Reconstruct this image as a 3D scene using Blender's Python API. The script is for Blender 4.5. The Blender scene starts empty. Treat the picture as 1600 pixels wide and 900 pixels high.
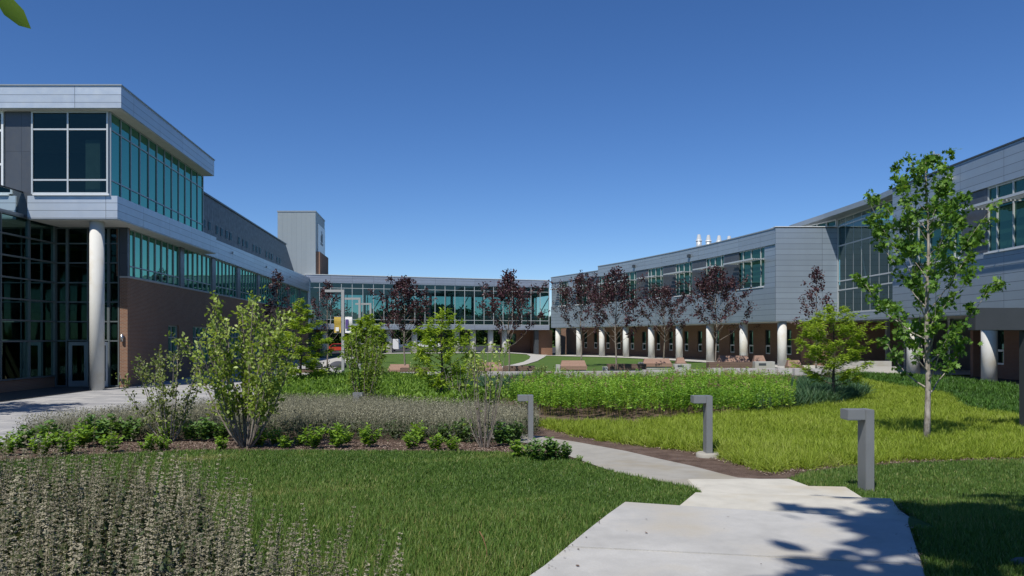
import bpy, bmesh, math, random
import numpy as np
from mathutils import Vector
C = bpy.context
SC = C.scene
COL = SC.collection
R = math.radians
rng = np.random.default_rng(7)
random.seed(7)
EYE = 2.5
F = 1225.0
SUN = (0.33, 0.64, 1.0)            # a ray travels +x, +y, -z

# ------------------------------------------------------------------ terrain
def ss(x, a, b):
    t = np.clip((np.asarray(x, float) - a) / (b - a), 0, 1)
    return t * t * (3 - 2 * t)
def gz(x, y):
    d = np.interp(y, [0, 5, 7.2, 8.5, 10, 12, 14, 20, 30, 2000], [1.6, 1.61, 1.70, 1.87, 2.02, 2.12, 2.2, 2.38, 2.5, 2.5])
    return EYE - d + .2 * ss(x, 4, 14) * ss(y, 24, 38) + .45 * ss(y, 60, 96) * (1 - ss(x, -2, 6)) * ss(x, -22, -14)
def G(px, py):
    """where the ground lies under a point of the photograph (1600 wide)"""
    Y = 12.0
    for _ in range(60):
        X = (px - 800) * Y / F
        Y = .5 * Y + .5 * (EYE - float(gz(X, Y))) * F / (py - 526)
    return ((px - 800) * Y / F, Y)

# ------------------------------------------------------------------ objects
ORG = {}
def tag(o, label=None, cat=None, group=None, kind=None):
    if label: o['label'] = label
    if cat: o['category'] = cat
    if group: o['group'] = group
    if kind: o['kind'] = kind
    return o
def thing(name, label, cat, loc, group=None):
    o = bpy.data.objects.new(name, None); COL.objects.link(o)
    o.location = loc; o.empty_display_size = .3
    ORG[o.name] = Vector(loc)
    return tag(o, label, cat, group)
def link_mesh(name, me, mat, parent=None, org=None):
    o = bpy.data.objects.new(name, me); COL.objects.link(o)
    if mat is not None:
        for m in (mat if isinstance(mat, (list, tuple)) else [mat]): me.materials.append(m)
    if parent is not None:
        o.parent = parent; ORG[o.name] = ORG[parent.name]
    else:
        o.location = org or (0, 0, 0); ORG[o.name] = Vector(org or (0, 0, 0))
    return o

class Wall:
    """local frame of a wall: s along it, n outward, z up"""
    def __init__(s, x0, y0, dx, dy, side=1):
        l = math.hypot(dx, dy); s.x, s.y, s.dx, s.dy = x0, y0, dx / l, dy / l; s.len = l
        s.nx, s.ny = s.dy * side, -s.dx * side
    def __call__(s, a, n, z): return (s.x + s.dx * a + s.nx * n, s.y + s.dy * a + s.ny * n, z)
WORLD = lambda a, b, z: (a, b, z)

class MB:
    def __init__(s): s.v = []; s.f = []; s.uv = []; s.sm = []
    def face(s, pts, uv=None, smooth=False):
        i = len(s.v); s.v += [tuple(p) for p in pts]; s.f.append(tuple(range(i, i + len(pts))))
        s.uv.append(uv or [(0, 0)] * len(pts)); s.sm.append(smooth)
    def box(s, T, a0, a1, n0, n1, z0, z1):
        P = lambda a, n, z: T(a, n, z)
        s.face([P(a0, n1, z0), P(a1, n1, z0), P(a1, n1, z1), P(a0, n1, z1)], [(a0, z0), (a1, z0), (a1, z1), (a0, z1)])
        s.face([P(a1, n0, z0), P(a0, n0, z0), P(a0, n0, z1), P(a1, n0, z1)], [(a1, z0), (a0, z0), (a0, z1), (a1, z1)])
        s.face([P(a0, n0, z0), P(a0, n1, z0), P(a0, n1, z1), P(a0, n0, z1)], [(n0, z0), (n1, z0), (n1, z1), (n0, z1)])
        s.face([P(a1, n1, z0), P(a1, n0, z0), P(a1, n0, z1), P(a1, n1, z1)], [(n1, z0), (n0, z0), (n0, z1), (n1, z1)])
        s.face([P(a0, n0, z1), P(a0, n1, z1), P(a1, n1, z1), P(a1, n0, z1)], [(a0, n0), (a0, n1), (a1, n1), (a1, n0)])
        s.face([P(a0, n1, z0), P(a0, n0, z0), P(a1, n0, z0), P(a1, n1, z0)], [(a0, n1), (a0, n0), (a1, n0), (a1, n1)])
        return s
    def prism(s, poly, z0, z1):
        """vertical prism; z0, z1 numbers or lists per vertex"""
        n = len(poly)
        zb = z0 if isinstance(z0, (list, tuple)) else [z0] * n
        zt = z1 if isinstance(z1, (list, tuple)) else [z1] * n
        area = sum(poly[i][0] * poly[(i + 1) % n][1] - poly[(i + 1) % n][0] * poly[i][1] for i in range(n))
        if area < 0: poly = poly[::-1]; zb = zb[::-1]; zt = zt[::-1]
        a = 0
        for i in range(n):
            j = (i + 1) % n; (x0, y0), (x1, y1) = poly[i], poly[j]; l = math.hypot(x1 - x0, y1 - y0)
            s.face([(x0, y0, zb[i]), (x1, y1, zb[j]), (x1, y1, zt[j]), (x0, y0, zt[i])], [(a, zb[i]), (a + l, zb[j]), (a + l, zt[j]), (a, zt[i])]); a += l
        s.face([(p[0], p[1], z) for p, z in zip(poly, zt)], [tuple(p[:2]) for p in poly])
        s.face([(p[0], p[1], z) for p, z in zip(poly, zb)][::-1], [tuple(p[:2]) for p in poly][::-1])
        return s
    def tube(s, pts, rad, sides=6, cap=True):
        pts = [Vector(p) for p in pts]; n = len(pts)
        if not isinstance(rad, (list, tuple)): rad = [rad] * n
        rings = []; ref = Vector((1, 0, 0))
        for i in range(n):
            d = (pts[min(i + 1, n - 1)] - pts[max(i - 1, 0)]).normalized()
            if abs(d.dot(ref)) > .9: ref = Vector((0, 1, 0)) if abs(d.y) < .9 else Vector((0, 0, 1))
            u = (ref - d * ref.dot(d)).normalized(); w = d.cross(u)
            rings.append([pts[i] + (u * math.cos(2 * math.pi * k / sides) + w * math.sin(2 * math.pi * k / sides)) * rad[i] for k in range(sides)])
        base = len(s.v)
        for r_ in rings: s.v += [tuple(p) for p in r_]
        L = 0
        for i in range(n - 1):
            dl = (pts[i + 1] - pts[i]).length
            for k in range(sides):
                k2 = (k + 1) % sides
                s.f.append((base + i * sides + k, base + i * sides + k2, base + (i + 1) * sides + k2, base + (i + 1) * sides + k))
                s.uv.append([(k / sides, L), ((k + 1) / sides, L), ((k + 1) / sides, L + dl), (k / sides, L + dl)]); s.sm.append(True)
            L += dl
        if cap:
            s.f.append(tuple(base + k for k in range(sides))[::-1]); s.uv.append([(0, 0)] * sides); s.sm.append(False)
            s.f.append(tuple(base + (n - 1) * sides + k for k in range(sides))); s.uv.append([(0, 0)] * sides); s.sm.append(False)
        return s
    def build(s, name, mat, parent=None, org=None, bevel=0):
        o = ORG[parent.name] if parent is not None else Vector(org or (0, 0, 0))
        me = bpy.data.meshes.new(name)
        me.from_pydata([(a - o.x, b - o.y, c - o.z) for a, b, c in s.v], [], s.f)
        uv = me.uv_layers.new(name='UVMap')
        uv.data.foreach_set('uv', np.array([q for f in s.uv for q in f], np.float32).ravel())
        me.polygons.foreach_set('use_smooth', np.array(s.sm, bool))
        me.update()
        ob = link_mesh(name, me, mat, parent, org)
        if bevel:
            bm = bmesh.new(); bm.from_mesh(me); bmesh.ops.remove_doubles(bm, verts=bm.verts, dist=1e-4)
            bmesh.ops.bevel(bm, geom=[e for e in bm.edges], offset=bevel, segments=2, affect='EDGES', clamp_overlap=True)
            bm.to_mesh(me); bm.free()
        return ob

class Cloud:
    """many small faces (leaves, blades) in one mesh, with a random 'tone' per face"""
    def __init__(s): s.V = []; s.L = []; s.S = []; s.T = []; s.n = 0; s.M = []
    def add(s, tv, tf, P, M, tone, mi=0):
        tv = np.asarray(tv, float); P = np.asarray(P, float); n = len(P); k = len(tv)
        if n == 0: return
        V = np.einsum('nij,kj->nki', M, tv) + P[:, None, :]
        off = s.n + np.arange(n) * k
        flat = np.concatenate([np.asarray(f) for f in tf]); sizes = np.array([len(f) for f in tf])
        s.V.append(V.reshape(-1, 3)); s.L.append((off[:, None] + flat[None]).ravel()); s.S.append(np.tile(sizes, n))
        s.T.append(np.repeat(np.asarray(tone, float), len(tf))); s.M.append(np.full(n * len(tf), mi)); s.n += n * k
    def build(s, name, mat, parent=None, smooth=False):
        o = ORG[parent.name] if parent is not None else Vector((0, 0, 0))
        V = np.concatenate(s.V) - np.array(o)[None]; L = np.concatenate(s.L); S = np.concatenate(s.S); T = np.concatenate(s.T); Mi = np.concatenate(s.M)
        me = bpy.data.meshes.new(name)
        me.vertices.add(len(V)); me.vertices.foreach_set('co', V.astype(np.float32).ravel())
        me.loops.add(len(L)); me.loops.foreach_set('vertex_index', L.astype(np.int32))
        me.polygons.add(len(S)); me.polygons.foreach_set('loop_start', (np.cumsum(S) - S).astype(np.int32))
        try: me.polygons.foreach_set('loop_total', S.astype(np.int32))
        except Exception: pass
        me.polygons.foreach_set('material_index', Mi.astype(np.int32))
        if smooth: me.polygons.foreach_set('use_smooth', np.ones(len(S), bool))
        a = me.attributes.new('tone', 'FLOAT', 'FACE'); a.data.foreach_set('value', T.astype(np.float32))
        me.update(calc_edges=True)
        return link_mesh(name, me, mat, parent)

def basis(z, roll, scale):
    """(n,3,3) matrices whose local y axis points along z (n,3), rolled about it, scaled"""
    y = z / np.linalg.norm(z, axis=1, keepdims=True)
    ref = np.where(np.abs(y[:, 2:3]) > .95, np.array([[1., 0, 0]]), np.array([[0., 0, 1]]))
    x = np.cross(y, ref); x /= np.linalg.norm(x, axis=1, keepdims=True); w = np.cross(x, y)
    c, s_ = np.cos(roll)[:, None], np.sin(roll)[:, None]
    x2 = x * c + w * s_; w2 = -x * s_ + w * c
    sc = np.asarray(scale, float)
    if sc.ndim == 1: sc = np.stack([sc, sc, sc], 1)
    return np.stack([x2 * sc[:, 0:1], y * sc[:, 1:2], w2 * sc[:, 2:3]], 2)
def inpoly(poly, x, y):
    p = np.asarray(poly); r = np.zeros(len(x), bool); j = len(p) - 1
    for i in range(len(p)):
        c = ((p[i, 1] > y) != (p[j, 1] > y)) & (x < (p[j, 0] - p[i, 0]) * (y - p[i, 1]) / (p[j, 1] - p[i, 1] + 1e-12) + p[i, 0])
        r ^= c; j = i
    return r
def scatter(poly, n, pw=0.0, avoid=()):
    """n points in a polygon, density falling as 1/y**pw"""
    p = np.asarray(poly); x0, y0 = p.min(0); x1, y1 = p.max(0); X = []; Y = []; got = 0
    for _ in range(400):
        m = n * 2 + 100
        x = rng.uniform(x0, x1, m); y = rng.uniform(y0, y1, m)
        k = inpoly(poly, x, y)
        if pw: k &= rng.random(m) < (max(y0, .5) / np.maximum(y, .5)) ** pw
        for q in avoid: k &= ~inpoly(q, x, y)
        X.append(x[k]); Y.append(y[k]); got += k.sum()
        if got >= n: break
    X = np.concatenate(X)[:n]; Y = np.concatenate(Y)[:n]
    return X, Y
def noise2(x, y, f, seed=0):
    r_ = np.random.default_rng(seed); v = 0
    for i in range(6):
        a = r_.uniform(0, 6.28); k = f * r_.uniform(.6, 1.7); ph = r_.uniform(0, 6.28)
        v = v + np.sin((x * math.cos(a) + y * math.sin(a)) * k + ph)
    return v / 6 * 1.6
BLADE = ([(-.5, 0, 0), (.5, 0, 0), (.38, .5, .06), (-.38, .5, .06), (0, 1, .28)], [(0, 1, 2, 3), (3, 2, 4)])
ARCH = ([(-.5, 0, 0), (.5, 0, 0), (.45, .45, .05), (-.45, .45, .05), (.35, .8, .28), (-.35, .8, .28), (0, 1.0, .6)], [(0, 1, 2, 3), (3, 2, 4, 5), (5, 4, 6)])
LEAF = ([(0, 0, 0), (.32, .35, .05), (.26, .7, .04), (0, 1, -.04), (-.26, .7, .04), (-.32, .35, .05)], [(0, 1, 2, 3), (0, 3, 4, 5)])
LANCE = ([(0, 0, 0), (.13, .3, .03), (.1, .65, 0), (0, 1, -.1), (-.1, .65, 0), (-.13, .3, .03)], [(0, 1, 2, 3), (0, 3, 4, 5)])
MAPLE = ([(0, 0, 0), (.22, .12, .02), (.62, .22, -.06), (.34, .42, .03), (.58, .78, -.06), (.2, .66, .03), (0, 1.05, -.08), (-.2, .66, .03), (-.58, .78, -.06), (-.34, .42, .03), (-.62, .22, -.06), (-.22, .12, .02)],
         [(0, 1, 2, 3), (0, 3, 4, 5), (0, 5, 6), (0, 6, 7), (0, 7, 8, 9), (0, 9, 10, 11)])
def blades(cl, X, Y, length, width, lean, shape=BLADE, mi=0, tone=None, zoff=0.):
    n = len(X); P = np.stack([X, Y, gz(X, Y) + zoff], 1)
    a = rng.uniform(0, 2 * np.pi, n); l = np.abs(rng.normal(0, lean, n))
    z = np.stack([np.cos(a) * l, np.sin(a) * l, np.ones(n)], 1)
    L = length * rng.uniform(.55, 1.2, n)
    sc = np.stack([np.broadcast_to(width, (n,)) * rng.uniform(.7, 1.3, n), L, L], 1)
    cl.add(shape[0], shape[1], P, basis(z, rng.uniform(0, 6.28, n), sc), rng.random(n) if tone is None else tone, mi)

def patch(name, poly, dz, mat, step=.5, kind='structure', label=None, cat=None):
    bm = bmesh.new(); vs = [bm.verts.new((x, y, 0)) for x, y in poly]; f = bm.faces.new(vs)
    bmesh.ops.triangulate(bm, faces=[f])
    p = np.asarray(poly)
    for ax in (0, 1):
        lo, hi = p[:, ax].min(), p[:, ax].max(); t = math.ceil(lo / step) * step
        while t < hi:
            co = [0, 0, 0]; no = [0, 0, 0]; co[ax] = t; no[ax] = 1
            bmesh.ops.bisect_plane(bm, geom=bm.verts[:] + bm.edges[:] + bm.faces[:], plane_co=co, plane_no=no); t += step
    for v in bm.verts: v.co.z = float(gz(v.co.x, v.co.y)) + dz
    bmesh.ops.recalc_face_normals(bm, faces=bm.faces)
    if sum(f.normal.z for f in bm.faces) < 0: bmesh.ops.reverse_faces(bm, faces=bm.faces)
    for f in bm.faces: f.smooth = True
    me = bpy.data.meshes.new(name); bm.to_mesh(me); bm.free()
    return tag(link_mesh(name, me, mat), label, cat, None, kind)

# ------------------------------------------------------------------ materials
def nt(name):
    m = bpy.data.materials.new(name); m.use_nodes = True; t = m.node_tree; t.nodes.clear()
    out = t.nodes.new('ShaderNodeOutputMaterial'); return m, t, out
def N(t, ty, **kw):
    n = t.nodes.new(ty)
    for k, v in kw.items():
        if k.startswith('i_'): n.inputs[k[2:].replace('_', ' ')].default_value = v
        else: setattr(n, k, v)
    return n
def ramp(t, fac, stops):
    r_ = t.nodes.new('ShaderNodeValToRGB'); el = r_.color_ramp.elements
    while len(el) < len(stops): el.new(.5)
    for e, (p, c) in zip(el, stops): e.position = p; e.color = (*c, 1)
    t.links.new(fac, r_.inputs['Fac']); return r_.outputs['Color']
def noise(t, vec, scale, detail=3, rough=.55):
    n = N(t, 'ShaderNodeTexNoise'); n.inputs['Scale'].default_value = scale; n.inputs['Detail'].default_value = detail; n.inputs['Roughness'].default_value = rough
    if vec is not None: t.links.new(vec, n.inputs['Vector'])
    return n.outputs['Fac']
def mixc(t, fac, a, b, mode='MIX'):
    m = N(t, 'ShaderNodeMix', data_type='RGBA', blend_type=mode)
    for s_, v in ((0, fac), (6, a), (7, b)):
        if hasattr(v, 'node'): t.links.new(v, m.inputs[s_])
        elif s_ == 0: m.inputs[s_].default_value = v
        else: m.inputs[s_].default_value = (*v, 1) if len(v) == 3 else v
    return m.outputs[2]
def pos(t): return N(t, 'ShaderNodeNewGeometry').outputs['Position']
def uvn(t): return N(t, 'ShaderNodeUVMap', uv_map='UVMap').outputs['UV']
def bsdf(t, out, col, rough=.6, metal=0., spec=.4, bump=None, bstr=.2, bdist=.02):
    b = N(t, 'ShaderNodeBsdfPrincipled')
    if hasattr(col, 'node'): t.links.new(col, b.inputs['Base Color'])
    else: b.inputs['Base Color'].default_value = (*col, 1)
    if hasattr(rough, 'node'): t.links.new(rough, b.inputs['Roughness'])
    else: b.inputs['Roughness'].default_value = rough
    b.inputs['Metallic'].default_value = metal; b.inputs['Specular IOR Level'].default_value = spec
    if bump is not None:
        bn = N(t, 'ShaderNodeBump'); bn.inputs['Strength'].default_value = bstr; bn.inputs['Distance'].default_value = bdist
        t.links.new(bump, bn.inputs['Height']); t.links.new(bn.outputs['Normal'], b.inputs['Normal'])
    t.links.new(b.outputs['BSDF'], out.inputs['Surface']); return b
def m_plain(name, col, rough=.6, metal=0., var=.08, scale=3., spec=.4):
    m, t, out = nt(name); f = noise(t, pos(t), scale, 4)
    c = ramp(t, f, [(.3, tuple(x * (1 - var) for x in col)), (.7, tuple(min(1, x * (1 + var)) for x in col))])
    bsdf(t, out, c, rough, metal, spec); return m
def m_concrete(name, col, scale=1., stain=.12, joint=None):
    m, t, out = nt(name); p = pos(t)
    f = noise(t, p, 2.2 * scale, 5, .6); g = noise(t, p, 60 * scale, 3, .6); h = noise(t, p, 1.1, 3)
    c = ramp(t, f, [(.25, tuple(x * (1 - stain) for x in col)), (.6, col), (.85, tuple(min(.9, x * 1.05) for x in col))])
    c = mixc(t, ramp(t, g, [(.3, (.45, .45, .45)), (.7, (0, 0, 0))]), c, tuple(x * .8 for x in col))
    c = mixc(t, ramp(t, h, [(.5, (0, 0, 0)), (.7, (.6, .6, .6))]), c, (col[0] * .8, col[1] * .72, col[2] * .58))
    bsdf(t, out, c, .85, 0, .25, g, .25, .01); return m
def m_brick(name, a, b, mortar, bw=.203, bh=.068, msize=.011):
    m, t, out = nt(name); uv = uvn(t)
    br = N(t, 'ShaderNodeTexBrick'); t.links.new(uv, br.inputs['Vector'])
    for k, v in (('Scale', 1.), ('Brick Width', bw), ('Row Height', bh), ('Mortar Size', msize), ('Mortar Smooth', .1), ('Bias', 0.)): br.inputs[k].default_value = v
    br.inputs['Color1'].default_value = (*a, 1); br.inputs['Color2'].default_value = (*b, 1); br.inputs['Mortar'].default_value = (*mortar, 1)
    f = noise(t, uv, .6, 4); g = noise(t, uv, 9, 2)
    c = mixc(t, ramp(t, f, [(.3, (.28, .28, .28)), (.7, (0, 0, 0))]), br.outputs['Color'], tuple(x * .7 for x in a))
    c = mixc(t, ramp(t, g, [(.35, (.22, .22, .22)), (.65, (0, 0, 0))]), c, tuple(x * 1.35 for x in b))
    bsdf(t, out, c, .85, 0, .2, br.outputs['Fac'], -.3, .01); return m
def m_panel(name, col, pw=3.6, ph=.345, rough=.38, metal=.35, gap=.012, var=.06, offset=0.):
    m, t, out = nt(name); uv = uvn(t)
    br = N(t, 'ShaderNodeTexBrick', offset=offset); t.links.new(uv, br.inputs['Vector'])
    for k, v in (('Scale', 1.), ('Brick Width', pw), ('Row Height', ph), ('Mortar Size', gap), ('Mortar Smooth', .05), ('Bias', 0.)): br.inputs[k].default_value = v
    br.inputs['Color1'].default_value = (*[x * (1 - var) for x in col], 1); br.inputs['Color2'].default_value = (*[x * (1 + var) for x in col], 1)
    br.inputs['Mortar'].default_value = (*[x * .3 for x in col], 1)
    mpg = N(t, 'ShaderNodeMapping'); mpg.inputs['Scale'].default_value = (1.4, .25, 1); t.links.new(uv, mpg.inputs[0]); f = noise(t, mpg.outputs[0], .8, 4); g = noise(t, uv, 3., 3)
    c = mixc(t, ramp(t, f, [(.3, (.24, .24, .24)), (.7, (0, 0, 0))]), br.outputs['Color'], tuple(x * .75 for x in col))
    b = bsdf(t, out, c, rough, metal, .4, br.outputs['Fac'], -.4, .012)
    t.links.new(ramp(t, g, [(.3, (rough * .85,) * 3), (.7, (rough * 1.2,) * 3)]), b.inputs['Roughness'])
    return m
def m_leaf(name, cols, trans=.35, rough=.5, spec=.3):
    """cols: stops over the per-leaf tone"""
    m, t, out = nt(name); a = N(t, 'ShaderNodeAttribute', attribute_name='tone')
    n = len(cols); c = ramp(t, a.outputs['Fac'], [(i / (n - 1), q) for i, q in enumerate(cols)])
    b = N(t, 'ShaderNodeBsdfPrincipled'); t.links.new(c, b.inputs['Base Color']); b.inputs['Roughness'].default_value = rough; b.inputs['Specular IOR Level'].default_value = spec
    tr = N(t, 'ShaderNodeBsdfTranslucent'); t.links.new(mixc(t, 1., c, (1.25, 1.2, .55), 'MULTIPLY'), tr.inputs['Color'])
    mx = N(t, 'ShaderNodeMixShader'); mx.inputs['Fac'].default_value = trans
    t.links.new(b.outputs[0], mx.inputs[1]); t.links.new(tr.outputs[0], mx.inputs[2]); t.links.new(mx.outputs[0], out.inputs['Surface']); return m
def m_glass(name, tint, refl, reflcol, trans, rough=.02, top=1., wob=.0):
    """window glass: tinted see-through (trans) or a dark body, under a coloured mirror coat"""
    m, t, out = nt(name)
    if trans: body = N(t, 'ShaderNodeBsdfTransparent'); body.inputs['Color'].default_value = (*tint, 1)
    else: body = N(t, 'ShaderNodeBsdfDiffuse'); body.inputs['Color'].default_value = (*tint, 1)
    gl = N(t, 'ShaderNodeBsdfGlossy'); gl.inputs['Color'].default_value = (*reflcol, 1); gl.inputs['Roughness'].default_value = rough
    if wob:
        bn = N(t, 'ShaderNodeBump'); bn.inputs['Strength'].default_value = wob; bn.inputs['Distance'].default_value = .05
        t.links.new(noise(t, pos(t), .9, 1), bn.inputs['Height']); t.links.new(bn.outputs[0], gl.inputs['Normal'])
    lw = N(t, 'ShaderNodeFresnel'); lw.inputs['IOR'].default_value = 1.45
    mp = N(t, 'ShaderNodeMapRange'); t.links.new(lw.outputs[0], mp.inputs[0]); mp.inputs[3].default_value = refl; mp.inputs[4].default_value = top
    mx = N(t, 'ShaderNodeMixShader'); t.links.new(mp.outputs[0], mx.inputs[0]); t.links.new(body.outputs[0], mx.inputs[1]); t.links.new(gl.outputs[0], mx.inputs[2])
    t.links.new(mx.outputs[0], out.inputs['Surface']); return m
def m_ground(name, stops, s1, s2, bump=.4, bd=.03):
    m, t, out = nt(name); p = pos(t)
    f = noise(t, p, s1, 5, .65); g = noise(t, p, s2, 4, .7)
    mx = N(t, 'ShaderNodeMath', operation='ADD'); h = N(t, 'ShaderNodeMath', operation='MULTIPLY'); h.inputs[1].default_value = .5
    t.links.new(f, mx.inputs[0]); t.links.new(g, mx.inputs[1]); t.links.new(mx.outputs[0], h.inputs[0])
    bsdf(t, out, ramp(t, h.outputs[0], stops), .9, 0, .15, g, bump, bd); return m

MT = {}
MT['panel_left'] = m_panel('silver_panel', (.46, .515, .58))
MT['panel_right'] = m_panel('grey_panel', (.28, .34, .40), ph=.42)
MT['panel_link'] = m_panel('bridge_panel', (.33, .37, .45), pw=2.6, ph=.4)
MT['dark_panel'] = m_panel('charcoal_panel', (.085, .095, .11), pw=1.5, ph=2.2, var=.04, gap=.006)
MT['ribbed'] = m_panel('ribbed_metal', (.27, .31, .33), pw=.6, ph=30., gap=.006, var=.02, rough=.5)
MT['upper_block'] = m_panel('slate_metal', (.07, .085, .105), pw=.5, ph=20., gap=.02, var=.04, rough=.5)
MT['soffit'] = m_plain('soffit_board', (.55, .55, .53), .8)
MT['brick'] = m_brick('brown_brick', (.25, .118, .066), (.165, .076, .046), (.27, .225, .18), msize=.014)
MT['brick_red'] = m_brick('red_brick', (.27, .13, .08), (.22, .10, .06), (.26, .2, .16))
MT['frame_white'] = m_plain('white_aluminium', (.68, .70, .70), .4, .2, .03)
MT['frame_pale'] = m_plain('pale_aluminium', (.50, .53, .54), .4, .3, .03)
MT['frame_grey'] = m_plain('grey_aluminium', (.30, .33, .35), .4, .4, .04)
MT['frame_lobby'] = m_plain('lobby_aluminium', (.15, .175, .185), .4, .4, .04)
MT['grey_stone'] = m_concrete('grey_stone', (.14, .14, .14), 2, .2)
MT['pole'] = m_plain('pale_grey_pole', (.36, .37, .37), .45, .2, .04)
MT['frame_dark'] = m_plain('dark_aluminium', (.06, .07, .08), .45, .3, .05)
MT['column'] = m_concrete('painted_column', (.62, .62, .59), 1.5, .05)
MT['slab'] = m_concrete('broom_concrete', (.455, .45, .43), 1., .30)
MT['tread'] = m_concrete('warm_concrete', (.53, .51, .445), 1.3, .22)
MT['path'] = m_concrete('old_concrete', (.35, .335, .295), 1.4, .22)
MT['walk'] = m_concrete('pale_concrete', (.45, .44, .41), .6, .08)
MT['block'] = m_concrete('block_concrete', (.42, .42, .41), 1., .10)
MT['pink_stone'] = m_brick('pink_timber', (.30, .20, .155), (.26, .165, .125), (.16, .10, .08), 1.4, .15, .01)
MT['dark_timber'] = m_brick('weathered_timber', (.17, .115, .09), (.14, .095, .075), (.07, .045, .035), 1.4, .15, .01)
MT['bollard'] = m_plain('bronze_grey_paint', (.20, .21, .215), .5, .2, .05)
MT['charcoal'] = m_plain('charcoal_paint', (.045, .05, .058), .5, .1, .05)
MT['black'] = m_plain('black_plastic', (.02, .02, .022), .5)
MT['white'] = m_plain('white_paint', (.72, .72, .70), .5, 0, .03)
MT['steel'] = m_plain('brushed_steel', (.45, .46, .47), .3, .8, .03)
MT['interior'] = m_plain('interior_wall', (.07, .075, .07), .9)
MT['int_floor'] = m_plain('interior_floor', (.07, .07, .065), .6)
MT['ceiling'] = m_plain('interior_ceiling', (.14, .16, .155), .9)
MT['glass_side'] = m_glass('teal_glass', (.008, .034, .034), .24, (.44, 1.0, .73), False, wob=.02)
MT['glass_right'] = m_glass('green_glass', (.010, .032, .025), .07, (.50, .95, .78), False, top=.7, wob=.02)
MT['glass_dark'] = m_glass('clear_dark_glass', (.17, .25, .235), .035, (.5, .8, .72), True, top=.5)
MT['glass_small'] = m_glass('small_dark_glass', (.01, .014, .016), .05, (.5, .7, .7), False, top=.35)
MT['glass_link'] = m_glass('bridge_glass', (.34, .54, .53), .05, (.7, .95, .95), True, top=.7)
MT['glass_rail'] = m_glass('rail_glass', (.62, .74, .72), .05, (.9, 1, 1), True)
MT['glass_lit'] = m_glass('atrium_glass', (.36, .58, .50), .08, (.8, 1, .95), True)
MT['lawn'] = m_ground('lawn_soil', [(.3, (.03, .06, .014)), (.5, (.055, .105, .024)), (.7, (.10, .135, .04))], .9, 22)
MT['farlawn'] = m_ground('far_lawn', [(.3, (.045, .085, .018)), (.5, (.07, .125, .026)), (.72, (.11, .155, .04))], .35, 9)
MT['mulch'] = m_ground('bark_mulch', [(.3, (.045, .03, .022)), (.48, (.125, .085, .065)), (.7, (.26, .195, .155))], 3, 45, .9, .04)
MT['asphalt'] = m_ground('asphalt', [(.3, (.035, .035, .038)), (.7, (.06, .06, .062))], .4, 30)
MT['gravel'] = m_ground('dark_gravel', [(.3, (.03, .03, .035)), (.7, (.09, .09, .095))], 2, 30)
def m_pavers():
    m, t, out = nt('grey_pavers'); p = pos(t)
    br = N(t, 'ShaderNodeTexBrick'); t.links.new(p, br.inputs['Vector'])
    for k, v in (('Scale', 1.), ('Brick Width', .9), ('Row Height', .45), ('Mortar Size', .014), ('Bias', 0.)): br.inputs[k].default_value = v
    br.inputs['Color1'].default_value = (.26, .26, .265, 1); br.inputs['Color2'].default_value = (.44, .43, .41, 1); br.inputs['Mortar'].default_value = (.18, .18, .18, 1)
    c = mixc(t, ramp(t, noise(t, p, .5, 4), [(.35, (.35, .35, .35)), (.65, (0, 0, 0))]), br.outputs['Color'], (.36, .36, .36))
    bsdf(t, out, c, .8, 0, .25); return m
MT['pavers'] = m_pavers()
def m_bark(name, a, b, sc=14):
    m, t, out = nt(name); p = pos(t); mp = N(t, 'ShaderNodeMapping'); mp.inputs['Scale'].default_value = (1, 1, .35); t.links.new(p, mp.inputs[0])
    f = noise(t, mp.outputs[0], sc, 5, .7)
    bsdf(t, out, ramp(t, f, [(.35, a), (.6, b)]), .9, 0, .15, f, .6, .02); return m
MT['bark_pale'] = m_bark('pale_bark', (.16, .14, .115), (.38, .345, .30))
MT['bark_dark'] = m_bark('dark_bark', (.05, .04, .033), (.12, .10, .08))
MT['bark_grey'] = m_bark('grey_bark', (.12, .10, .085), (.27, .235, .20))
MT['twig_pale'] = m_bark('pale_twig', (.22, .19, .17), (.40, .36, .32), 20)
MT['leaf_maple'] = m_leaf('maple_leaf', [(0.0392, 0.0978, 0.0174), (0.0869, 0.1957, 0.0304), (0.1631, 0.3042, 0.0478), (0.2174, 0.3478, 0.0652)], 0.4)
MT['leaf_lime'] = m_leaf('lime_needle', [(0.1434, 0.2242, 0.0239), (0.2632, 0.3953, 0.0336), (0.4305, 0.5535, 0.0596)], 0.45)
MT['leaf_berry'] = m_leaf('serviceberry_leaf', [(0.1126, 0.1733, 0.0284), (0.225, 0.3158, 0.051), (0.3376, 0.428, 0.0917), (0.5625, 0.6726, 0.2649)], 0.45)
MT['leaf_berry2'] = m_leaf('young_leaf', [(0.099, 0.1486, 0.0396), (0.1782, 0.2376, 0.0594), (0.3366, 0.3762, 0.1386)], .3)
MT['leaf_mid'] = m_leaf('mid_leaf', [(0.085, 0.1487, 0.0188), (0.1607, 0.2579, 0.0339), (0.2836, 0.3771, 0.0568)], 0.42)
MT['leaf_purple'] = m_leaf('purple_leaf', [(0.02, 0.0105, 0.014), (0.045, 0.021, 0.0278), (0.0824, 0.0357, 0.046), (0.1249, 0.0578, 0.0643)], 0.25, .45, .35)
MT['leaf_dark'] = m_leaf('dark_leaf', [(.012, .03, .008), (.03, .06, .012), (.05, .085, .02)], .25)
MT['leaf_perennial'] = m_leaf('perennial_leaf', [(0.0786, 0.1572, 0.0236), (0.1671, 0.2949, 0.0393), (0.2949, 0.4521, 0.0688)], 0.42)
MT['leaf_perennial_dark'] = m_leaf('dark_perennial_leaf', [(0.0508, 0.1217, 0.0365), (0.1014, 0.2028, 0.0508), (0.1825, 0.2839, 0.0811)], 0.35)
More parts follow.
